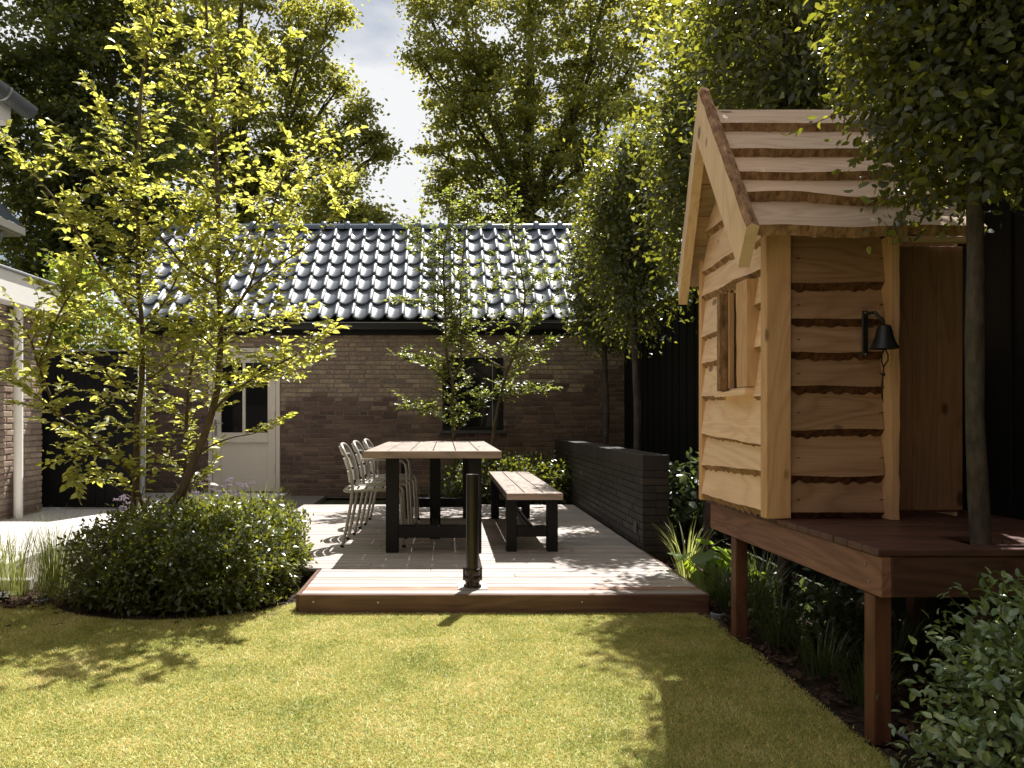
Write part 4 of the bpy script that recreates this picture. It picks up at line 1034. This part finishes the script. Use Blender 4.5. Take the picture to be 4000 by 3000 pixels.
for i, (lab, x_, y_, n_, h_, w_) in enumerate((
        ('dark strap leaved clump just behind the front post of the platform', 1.62, 2.85, 80, .26, .007),
        ('dark arching clump midway along the lawn edge below the platform', 1.60, 3.15, 90, .28, .007),
        ('dark grassy clump right beside the rear post of the platform', 1.60, 3.55, 90, .32, .007),
        ('tall dark grassy clump behind the rear post of the platform', 1.68, 4.05, 90, .40, .008),
        ('dark clump deep under the platform near the fence', 2.0, 3.3, 80, .3, .007),
        ('low clump of blades at the corner of the lawn and deck', 1.60, 4.30, 90, .30, .008),
        ('dark grassy clump behind the second tree trunk under the platform', 1.95, 4.6, 80, .36, .008))):
    tuft('strap_leaf_plant', lab, (x_, y_, .0), n_, h_, .25, w_, .62, LF_DKGRASS, G3, .6, 'plant')
tuft('iris', 'light green strap leaves arching over the right edge of the deck', (1.62, 5.0, .0), 46, .46, .2, .012, .55, LF_STRAP, None, .7, 'plant')
# big-leaved plant: every leaf an object
lg = thing('ligularia', 'sunlit plant with large round lime leaves beside the deck', 'plant', (1.72, 4.68, 0))
rb_ = MB(); nn = 16; v = [(0, 0, .0)]; 
for ring, (rr, zz) in enumerate(((.5, .03), (1, .0))):
    for i in range(nn):
        a_ = radians(18)+radians(324)*i/(nn-1); wv = 1+.05*sin(i*2.9)*(ring); v.append((-rr*cos(a_)*wv+.1*0, rr*sin(a_)*wv, zz+.05*sin(a_*3+ring)*ring-.05*ring))
f = [(0, 1+i, 2+i) for i in range(nn-1)]+[(1+i, 1+nn+i, 2+nn+i, 2+i) for i in range(nn-1)]
lme = rb_.add(v, f).mesh('leaf', LF_BIG, True); st = MB()
for k in range(26):
    a_ = random.uniform(0, 2*pi); r_ = random.uniform(.02, .26); hh = random.uniform(.12, .36)-r_*.3; x_, y_ = 1.72+r_*cos(a_), 4.68+r_*sin(a_)
    sz = random.uniform(.055, .085)
    link('leaf', lme, lg, (x_, y_, max(.05, hh)), (random.uniform(-.5, .5)+.3*sin(a_), random.uniform(-.5, .5)+.3, a_), (sz, sz, sz))
    st.tube([(1.72, 4.68, 0), (1.72+(x_-1.72)*.5, 4.68+(y_-4.68)*.5, hh*.6), (x_, y_, max(.05, hh))], [.004, .003, .002], 5, cap=False)
st.build('stalks', M('green_stalk', (.12, .17, .04), .6, .3), lg)['kind'] = 'stuff'

# ---- trees
def polytree(t, limbs, rtwig, spacing, tl_, leafsize, mat, barkm, lsp=.036, depth=.35, nparts=300, seed=3, subtwig=.5):
    """limbs: list of (points, r0, r1, start fraction of twigs, density factor)"""
    random.seed(seed); lb = MB(); P, D, N, Sz = [], [], [], []
    def leaf_line(a, b, dens=1.0):
        dv = (b-a); L = dv.length; dn = dv.normalized(); k = max(2, int(L/lsp*dens)); side = Vector((-dn.y, dn.x, 0)); side = side.normalized() if side.length > .05 else Vector((1, 0, 0))
        for i in range(k+1):
            q = .12+.88*i/k; sg = 1 if i % 2 else -1; p = a.lerp(b, q)
            d = dn*(.55+.6*(i == k))+side*sg*(0 if i == k else random.uniform(.5, 1.0))+Vector((random.uniform(-.3, .3), random.uniform(-.3, .3), random.uniform(-.35, .15)))
            nrm = Vector((random.uniform(-1.1, 1.1), random.uniform(-1.3, .9), 1))
            P.append(p); D.append(d); N.append(nrm); Sz.append(leafsize*random.uniform(.55, 1.15))
    tw = MB()
    def twig(p, d, L, r, lvl):
        e = p+d.normalized()*L; mid = p.lerp(e, .5)+Vector((random.uniform(-1, 1), random.uniform(-1, 1), random.uniform(-.2, 1)))*L*.06
        tw.tube([p, mid, e], [r, r*.75, r*.35], 5, cap=False); leaf_line(p, mid); leaf_line(mid, e)
        if lvl > 0:
            for q in (.3, .5, .7):
                if random.random() < subtwig:
                    b_ = p.lerp(e, q); dd_ = d.normalized()*.7+Vector((random.uniform(-.8, .8), random.uniform(-.8, .8), random.uniform(-.3, .5))); twig(b_, dd_, L*random.uniform(.35, .6), r*.6, lvl-1)
    for (pts, r0, r1, st_, dens) in limbs:
        k = len(pts)
        # smooth the polyline (Catmull-Rom)
        sm = []
        for i in range(k-1):
            p0_, p1_, p2_, p3_ = pts[max(0, i-1)], pts[i], pts[i+1], pts[min(k-1, i+2)]
            for j in range(5):
                u = j/5; sm.append(.5*((2*p1_)+(p2_-p0_)*u+(2*p0_-5*p1_+4*p2_-p3_)*u*u+(3*p1_-p0_-3*p2_+p3_)*u**3))
        sm.append(pts[-1]); n_ = len(sm)
        lb.tube(sm, [r0+(r1-r0)*(i/(n_-1))**.8 for i in range(n_)], 10, cap=False)
        cum = [0]
        for i in range(1, n_): cum.append(cum[-1]+(sm[i]-sm[i-1]).length)
        L = cum[-1]; s_ = L*st_
        while s_ < L:
            i = max(1, next((j for j in range(n_) if cum[j] >= s_), n_-1)); a = sm[i-1].lerp(sm[i], (s_-cum[i-1])/max(1e-6, cum[i]-cum[i-1])); ld = (sm[i]-sm[i-1]).normalized()
            az = random.uniform(0, 2*pi); hd_ = Vector((cos(az), sin(az)*depth*1.6, 0)); d = hd_*1.0+ld*random.uniform(.2, .8)+Vector((0, 0, random.uniform(-.05, .3)))
            twig(a, d, tl_*random.uniform(.45, 1.15)*(1-.45*(s_/L)), rtwig, 1)
            s_ += spacing/dens*random.uniform(.6, 1.4)
        leaf_line(sm[-6] if n_ > 6 else sm[0], sm[-1], .8)
    lb.build('trunk', barkm, t, True); tw.build('twigs', barkm, t)['kind'] = 'stuff'
    arr = lambda q: np.array([tuple(v) for v in q])
    leaves_with_parts(t, LEAF6, arr(P), arr(D), arr(N), np.array(Sz), mat, nparts)
    return len(P)
def LM(pl, y0, y1, r0, r1, st_=.3, dens=1.0):
    k = len(pl); return ([PX(a, b, y0+(y1-y0)*i/(k-1)) for i, (a, b) in enumerate(pl)], r0, r1, st_, dens)
mt = thing('multi_stem_tree', 'multi-stem young tree with yellow green backlit leaves growing from the round shrub', 'tree', (-1.9, 4.85, 0))
limbs = [
 LM([(516, 2290), (521, 1986), (535, 1842), (533, 1668), (555, 1475), (555, 1282), (540, 1089), (540, 868), (542, 615), (550, 362), (579, 181), (607, 36), (620, -200), (600, -450), (620, -680)], 4.85, 4.7, .023, .005, .18, 1.4),
 LM([(600, 2290), (575, 2040), (545, 1940), (511, 1842), (405, 1755), (309, 1678), (231, 1620), (183, 1514), (145, 1417), (120, 1330), (60, 1240)], 4.9, 4.45, .018, .005, .30, 1.1),
 LM([(150, 1430), (200, 1300), (241, 1205), (309, 1089), (330, 980)], 4.5, 4.5, .009, .003, .15, 1.3),
 LM([(545, 1260), (440, 1120), (370, 1010), (304, 911), (217, 781), (94, 636), (0, 506)], 4.8, 4.5, .012, .004, .1, .8),
 LM([(640, 2270), (656, 2005), (714, 1909), (771, 1764), (810, 1668), (849, 1523), (858, 1398), (863, 1263), (853, 1089), (853, 850), (843, 615), (832, 434), (843, 289), (814, 181), (806, 36), (800, -200), (830, -450), (810, -700)], 4.8, 4.9, .031, .005, .22, 1.4),
 LM([(620, -80), (500, -200), (380, -330), (280, -480)], 4.75, 4.6, .008, .002, .1, 1.6),
 LM([(800, -100), (930, -220), (1050, -350), (1130, -520)], 4.85, 4.9, .008, .002, .1, 1.6),
 LM([(610, -300), (480, -420), (400, -560)], 4.7, 4.9, .007, .002, .1, 1.0),
 LM([(810, -300), (700, -420), (640, -600)], 4.85, 4.6, .007, .002, .1, 1.6),
 LM([(730, 2270), (723, 2005), (725, 1764), (733, 1571), (752, 1400), (790, 1250), (800, 1100), (770, 950)], 4.95, 5.3, .020, .004, .25, 1.3),
 LM([(835, 1600), (900, 1540), (964, 1494), (1061, 1437), (1205, 1359), (1292, 1282)], 4.8, 4.55, .012, .003, .15, 1.5),
 LM([(790, 1760), (850, 1730), (916, 1707), (1000, 1690), (1045, 1650)], 4.8, 4.6, .007, .002, .6, .8),
 LM([(840, 1520), (930, 1500), (1030, 1480), (1120, 1440), (1180, 1420)], 4.8, 4.95, .007, .002, .2, 1.5),
 LM([(861, 1263), (964, 1138), (1013, 993), (1070, 800), (1110, 690), (1180, 600), (1290, 520)], 4.85, 4.7, .012, .003, .1, 1.1),
 LM([(950, 1150), (1080, 1040), (1200, 960), (1300, 850), (1380, 690)], 4.8, 4.7, .008, .002, .1, .9),
 LM([(855, 1118), (733, 1050), (627, 925), (540, 850), (463, 760), (347, 660), (215, 579)], 4.87, 4.6, .011, .003, .1, 1.2),
 LM([(853, 1089), (940, 960), (1010, 860), (1110, 760), (1170, 640)], 4.88, 5.1, .008, .002, .15, 1.0),
 LM([(843, 560), (920, 470), (1000, 390), (1060, 250), (1130, 120)], 4.85, 4.9, .007, .002, .1, .8),
 LM([(840, 480), (760, 390), (700, 300), (640, 200), (560, 100)], 4.85, 4.8, .007, .002, .1, .8),
 LM([(556, 1300), (640, 1180), (700, 1060), (740, 900), (700, 760)], 4.8, 4.9, .009, .002, .1, 1.3),
 LM([(535, 1600), (450, 1500), (380, 1420), (300, 1380), (220, 1360)], 4.8, 4.6, .008, .002, .15, 1.5),
 LM([(540, 1500), (640, 1440), (700, 1360), (690, 1250)], 4.8, 4.65, .007, .002, .15, 1.5),
 LM([(520, 1950), (430, 1890), (370, 1870), (320, 1880)], 4.85, 4.7, .005, .0015, .45, .8),
 LM([(515, 1860), (440, 1790), (360, 1760), (290, 1850)], 4.8, 4.6, .005, .0015, .4, .9),
 LM([(553, 1000), (470, 930), (400, 900), (330, 870), (240, 850)], 4.8, 4.6, .007, .002, .1, 1.2),
 LM([(545, 700), (480, 600), (430, 500), (400, 380)], 4.78, 4.7, .006, .002, .1, .8),
 LM([(240, 1640), (160, 1560), (80, 1500), (-20, 1480)], 4.5, 4.4, .006, .002, .1, 1.0),
 LM([(560, 1180), (450, 1130), (350, 1180), (260, 1240)], 4.8, 4.7, .007, .002, .1, 1.4),
 LM([(858, 1380), (780, 1310), (700, 1290), (620, 1330)], 4.85, 4.7, .007, .002, .1, 1.4),
 LM([(860, 1300), (960, 1290), (1060, 1240), (1150, 1230)], 4.85, 4.8, .007, .002, .1, 1.2),
]
nmain = polytree(mt, limbs, .0028, .050, .36, .057, LF_MAIN, BARK_B, .030, .5, 300, 3, .6)
t2 = thing('slender_tree', 'slender young tree with two stems in front of the outbuilding window', 'tree', (.4, 9.1, 0))
limbs2 = [
 LM([(1772, 1950), (1772, 1707), (1768, 1495), (1745, 1396), (1739, 1197), (1732, 1031), (1750, 880), (1758, 766)], 9.1, 9.0, .026, .006, .3, 1.5),
 LM([(1770, 1480), (1800, 1396), (1798, 1164), (1812, 965), (1830, 840), (1850, 760)], 9.1, 9.2, .016, .005, .1, 1.3),
 LM([(1915, 1950), (1924, 1727), (1944, 1595), (1977, 1462), (2024, 1330), (2050, 1164), (2030, 1031), (1997, 866), (1964, 720)], 9.1, 9.1, .028, .006, .3, 1.2),
 LM([(1984, 1449), (1898, 1396), (1818, 1330), (1752, 1197), (1690, 1060), (1640, 930)], 9.1, 8.9, .014, .004, .15, 1.3),
 LM([(1772, 1528), (1700, 1450), (1633, 1409), (1566, 1383)], 9.1, 8.9, .008, .003, .2, 1.6),
 LM([(1772, 1660), (1680, 1610), (1580, 1588)], 9.1, 8.8, .007, .003, .2, 1.6),
 LM([(1960, 1560), (2040, 1540), (2130, 1522)], 9.1, 8.9, .008, .003, .2, 1.8),
 LM([(2050, 1164), (2090, 1100), (2140, 1090), (2200, 1090)], 9.1, 9.0, .006, .002, .2, 1.3),
 LM([(2035, 1300), (2090, 1230), (2150, 1180)], 9.1, 9.0, .006, .002, .2, 1.4),
 LM([(1990, 1450), (2070, 1400), (2140, 1340)], 9.1, 8.9, .006, .002, .2, 1.4),
 LM([(1740, 1250), (1680, 1190), (1610, 1170), (1530, 1180)], 9.1, 8.9, .006, .002, .2, 1.4),
 LM([(1736, 1080), (1680, 1000), (1640, 900), (1650, 840)], 9.1, 9.0, .006, .002, .2, 1.2),
 LM([(1900, 1400), (1900, 1250), (1930, 1100), (1910, 1000)], 9.0, 8.9, .007, .002, .1, 1.2),
 LM([(1775, 1700), (1850, 1600), (1900, 1540)], 9.0, 8.8, .006, .002, .1, 1.8),
]
polytree(t2, limbs2, .0033, .048, .40, .060, LF_SECOND, BARK_B, .032, .5, 300, 5, .55)

def standard_tree(label, x_, y_, cz, rad, ncl, per, spread, leaf, rt, seed, parts=0, bottom=None, lean=(0, 0), z0=0.0, T=LEAF4, wid=1.0, sprouts=90, coff=0):
    np.random.seed(seed); random.seed(seed)
    t = thing('evergreen_tree', label, 'tree', (x_, y_, 0), 'clear stemmed evergreen trees along the black fence')
    m = MB(); nn = 10; pts = [(x_+lean[0]*(q/nn)+.012*sin(q*1.3+seed), y_+lean[1]*(q/nn)+.01*cos(q*1.1+seed), z0+(cz-z0)*q/nn) for q in range(nn+1)]
    m.tube(pts, [rt*(1.25 if q == 0 else 1-.35*q/nn)*(1+.06*sin(q*2.7+seed)) for q in range(nn+1)], 14, cap=False)
    m.build('trunk', BARK_G, t, True)
    P, out, C = crown_points((x_+lean[0]+coff, y_+lean[1], cz), rad, ncl, per, spread, .35, .9, 2.3, bottom)
    tw = MB(); idx = np.random.choice(len(C), 70)
    stems_to(tw, (pts[-1][0], pts[-1][1], cz-rad[2]*.5), [tuple(C[i]) for i in idx if True], .012, .003, 5, 5, .05)
    cc_ = np.array((x_+lean[0]+coff, y_+lean[1], cz)); ra = np.array(rad)
    for i in np.random.choice(len(C), sprouts):
        o_ = Vector((C[i]-cc_)/ra).normalized(); b_ = Vector(C[i]); d_ = (o_*.8+Vector((random.uniform(-.5, .5), random.uniform(-.5, .5), random.uniform(-.1, .8)))).normalized(); L = random.uniform(.12, .26)
        e_ = b_+d_*L; tw.tube([b_, e_], [.003, .001], 4, cap=False); q = np.linspace(.1, 1, 9)[:, None]
        P = np.vstack([P, np.array(b_)+np.array(d_)*L*q]); out = np.vstack([out, np.tile(np.array(d_), (9, 1))])
    tw.build('branches', BARK_B, t)['kind'] = 'stuff'
    D, N = leaf_orient(P, out, .55, .7, .85); N = N+out*.5
    sz = leaf*np.random.uniform(.6, 1.15, len(P))
    if parts: leaves_with_parts(t, T, P, D, N, sz, LF_EVER, parts, wid)
    else: link('foliage', leaves_mesh('foliage', T, P, D, N, sz, LF_EVER, wid), t)['kind'] = 'stuff'
    return t
standard_tree('farthest evergreen tree of the row, nearest the outbuilding wall', 1.93, 8.9, 2.75, (.40, .38, .80), 380, 34, .11, .066, .040, 21, bottom=1.95, lean=(-.02, 0))
standard_tree('evergreen tree with a tall crown behind the end of the black wall', 1.90, 7.35, 2.95, (.43, .38, 1.0), 430, 32, .11, .066, .038, 22, bottom=1.9, lean=(-.03, 0))
standard_tree('evergreen tree whose trunk rises just left of the playhouse', 2.00, 5.62, 3.1, (.36, .36, 1.1), 380, 32, .11, .066, .040, 23, bottom=2.0, lean=(.0, 0))
standard_tree('evergreen tree standing behind the playhouse roof', 1.93, 4.22, 3.3, (.46, .40, 1.0), 430, 32, .10, .062, .036, 24, bottom=2.45, lean=(.02, 0))
standard_tree('nearest dark evergreen tree growing up through the raised platform', 1.862, 2.575, 2.74, (.40, .42, .95), 1150, 26, .070, .042, .034, 25, parts=300, bottom=1.88, lean=(-.045, 0), coff=.075, T=LEAF6, wid=1.0, sprouts=170)
standard_tree('evergreen tree of the row nearest the camera, beyond the right edge', 1.95, 1.0, 2.75, (.52, .5, .95), 300, 24, .10, .066, .038, 26, bottom=1.9)

def big_tree(name, label, base, blobs, Y, mat, leaf, dens, seed, rt=.22, fork=None, depthf=.7, spread=.30, barkm=BARK_D, perc=120):
    """blobs: (px, py, r px) seen at depth Y; each becomes a limb with leaf clusters"""
    random.seed(seed); np.random.seed(seed)
    t = thing(name, label, 'tree', base, 'tall trees beyond the outbuilding')
    b = Vector(base); fk = fork if fork else PX(blobs[0][0], 1000, Y); tr = MB(); br = MB()
    tr.tube([b, b.lerp(fk, .5)+Vector((.05, 0, 0)), fk], [rt*1.3, rt, rt*.85], 14, cap=False)
    Ps = []
    for (bx, by, r) in blobs:
        yo = random.uniform(-.3, .3)*r/FP*Y; c = PX(bx, by, Y+yo); R = r/FP*Y
        # limb
        mid = fk.lerp(c, .5)+Vector((random.uniform(-.2, .2), random.uniform(-.2, .2), random.uniform(-.5, .0)))
        rl = rt*min(.6, .22+R*.16); tr.tube([fk, fk.lerp(mid, .5)+Vector((0, 0, .1)), mid, c], [rl, rl*.75, rl*.55, rl*.25], 8, cap=False)
        ncl = max(5, int(dens*(R**2)*3.2)); d = rvec(ncl); rr = np.random.uniform(.15, 1.0, (ncl, 1))**.55
        C = np.array(c)+d*rr*R*np.array([1, depthf, .95])
        for q in C[:max(3, ncl//9)]:
            s0 = mid.lerp(c, random.uniform(.2, .9)); qv = Vector(q); br.tube([s0, s0.lerp(qv, .5)+Vector((random.uniform(-.1, .1), 0, random.uniform(-.1, .15))), qv], [.028, .016, .006], 5, cap=False)
        per = perc
        P = np.repeat(C, per, 0)+np.random.normal(size=(len(C)*per, 3))*spread*np.array([1, 1, .45])*np.repeat(np.random.uniform(.5, 1.15, (len(C), 1)), per, 0); Ps.append(P)
        k_ = int(11*(c-mid).length)+4; qv_ = np.random.uniform(-.25, 1, (k_, 1)); L0 = np.array(mid)+(np.array(c)-np.array(mid))*qv_
        Ps.append(np.repeat(L0+np.random.normal(size=L0.shape)*.22, 26, 0)+np.random.normal(size=(k_*26, 3))*.17)
    P = np.concatenate(Ps); n = len(P)
    D = rvec(n); D[:, 2] = D[:, 2]*.5-.2; N = rvec(n)*1.1+np.array([0, -.25, .6])
    tr.build('trunk', barkm, t, True); br.build('branches', barkm, t)['kind'] = 'stuff'
    link('foliage', leaves_mesh('foliage', LEAF2, P, D, N, leaf*np.random.uniform(.6, 1.2, n), mat), t)['kind'] = 'stuff'
    return n
big_tree('lime_tree', 'big broad tree rising behind the middle of the tiled roof', (2.3, 21, 0), [(2080, 100, 320), (1820, 170, 200), (2360, 120, 270), (1740, 420, 120), (1930, 450, 240), (2240, 430, 250), (2460, 350, 150), (1700, 570, 80), (1850, 670, 160), (2110, 690, 200), (2340, 640, 150), (1960, 810, 120), (2230, 830, 120), (1680, 60, 100), (2560, 90, 120), (1640, 240, 50), (2060, -300, 430), (1750, -150, 220), (2400, -150, 280), (1720, 760, 50), (1800, 850, 60), (2080, 880, 90)], 20, LF_FAR, .12, 3.7, 41, .27, PX(2060, 840, 20.5), .9, .24)
big_tree('lime_tree', 'dense tall tree left of the gap of sky', (-5.0, 18, 0), [(940, 150, 290), (1210, 80, 150), (1180, 330, 170), (860, 480, 260), (1150, 590, 160), (1330, 330, 60), (1400, 440, 45), (1460, 540, 25), (1490, 600, 15), (1320, 560, 50), (960, 800, 180), (1170, 800, 120), (700, 200, 230), (740, 700, 210), (1020, 930, 90), (950, -300, 350), (1300, 40, 60)], 17.5, LF_FAR, .11, 5.5, 42, .26, PX(960, 760, 17.8), .9, .23)
big_tree('maple_tree', 'small rounded tree at the left end of the sky gap above the ridge', (-1.9, 15, 0), [(1300, 780, 75), (1400, 840, 50), (1480, 870, 25), (1340, 700, 35), (1250, 850, 70)], 14.5, LF_FAR, .10, 7, 43, .10, PX(1340, 960, 14.7), .8, .22)
big_tree('dark_tree', 'very dark dense tree at the upper left behind the houses', (-8.3, 15.5, 0), [(200, 150, 330), (480, 60, 260), (450, 420, 280), (120, 520, 300), (350, 780, 270), (80, 850, 200), (560, 700, 200), (250, 1020, 180), (480, 980, 160), (650, 900, 170), (300, -250, 350), (-150, 300, 250), (100, 1100, 120)], 15.0, LF_DARK, .12, 8.0, 44, .26, PX(300, 950, 15.3), 1.0, .24)
big_tree('lime_tree', 'light green tree low behind the right end of the tiled roof', (4.3, 17.5, 0), [(2420, 740, 150), (2540, 620, 160), (2600, 420, 150), (2330, 840, 90), (2620, 780, 170)], 17.0, LF_FAR, .11, 5, 45, .14, PX(2480, 900, 17), .8, .3)
big_tree('lime_tree', 'tall tree above the playhouse at the upper right', (5.2, 15, 0), [(2760, 120, 230), (3050, 60, 260), (3350, 150, 280), (2720, -150, 250), (3600, 350, 300), (2950, 400, 220), (3850, 150, 300), (3300, 500, 250), (3900, 600, 300)], 14.0, LF_FAR, .12, 3.6, 46, .2, PX(3000, 800, 14), .8, .3)

# ---- small things
def spotlight(label, x_, y_):
    t = thing('garden_spotlight', label, 'lamp', (x_, y_, 0), 'small ground spotlights')
    MB().lathe([(0, .034), (.030, .034), (.036, .030), (.036, .0), (.032, -.01)], (x_, y_, .004), 20).build('housing', M('grey_plastic', (.14, .15, .17), .45, .4), t, True)
    MB().lathe([(0, .038), (.026, .038), (.028, .035)], (x_, y_, .004), 20).build('lens', GLASS, t, True)
spotlight('round grey ground spotlight at the lawn edge by the deck corner', 1.475, 4.03)
spotlight('small ground spotlight at the lawn edge left of the round shrub', -2.36, 4.34)
dg = thing('drain_grate', 'flat metal grate lying in the bed at the left edge', 'grate', (-2.72, 4.50, .03))
MB().box(-2.84, -2.60, 4.42, 4.56, .018, .022).build('tray', BLACKM, dg)
for k in range(8): MB().cbox(-2.84+k*.03, -2.825+k*.03, 4.42, 4.56, .023, .030, .001).build('grate_bar', ZINC, dg)
cb = thing('garden_cable', 'grey cable lying on the soil behind the front platform post', 'cable', (1.55, 2.5, 0))
MB().tube([(1.50, 2.60, .02), (1.52, 2.54, .03), (1.55, 2.46, .02), (1.57, 2.38, .015), (1.60, 2.30, .02), (1.66, 2.2, .02)], .006, 8).tube([(1.50, 2.585, .025), (1.54, 2.53, .02), (1.60, 2.47, .02), (1.68, 2.43, .02)], .005, 8).build('cable', M('grey_cable', (.2, .2, .22), .5, .4), cb, True)
fl_ = leaves_mesh('fallen_leaf', LEAF6, [(0, 0, 0)], [(1, 0, 0)], [(0, 0, 1)], [.035], M('dry_leaf', (.10, .06, .03), .8, .2))
for lab, x_, y_, z_, r_ in (('dry leaf on the deck right of the bench', 1.13, 7.0, DZ+.006, 1), ('dry leaf lying in front of the bench on the deck', .95, 5.50, DZ+.006, 2.5), ('dry leaf lying on the far right corner of the table', .27, 6.0, TT+.005, 1.5)):
    o = link('fallen_leaf', fl_, None, (x_, y_, z_), (0, 0, r_)); setp(o, lab, 'leaf', 'dry fallen leaves')
n = 170
P = np.stack([np.random.uniform(-3, 1.4, n), np.random.uniform(1.9, 4.1, n), np.random.uniform(.024, .030, n)], 1); P[:60, 0] = np.random.normal(1.32, .09, 60)
setp(link('lawn_litter', leaves_mesh('lawn_litter', LEAF4, P, rvec(n)*np.array([1, 1, .2]), rvec(n)*.4+np.array([0, 0, 1]), np.random.uniform(.006, .018, n), M('dry_litter', (.34, .24, .14), .8, .2, 0, .4))), 'tiny dry leaf scraps lying on the lawn', kind='stuff')
print('LEAVES', nmain, 'OBJECTS', len(bpy.data.objects), 'TRIS', sum(len(o.data.polygons)*(1 if o.get('kind')=='stuff' else 2) for o in bpy.data.objects if o.type=='MESH'))
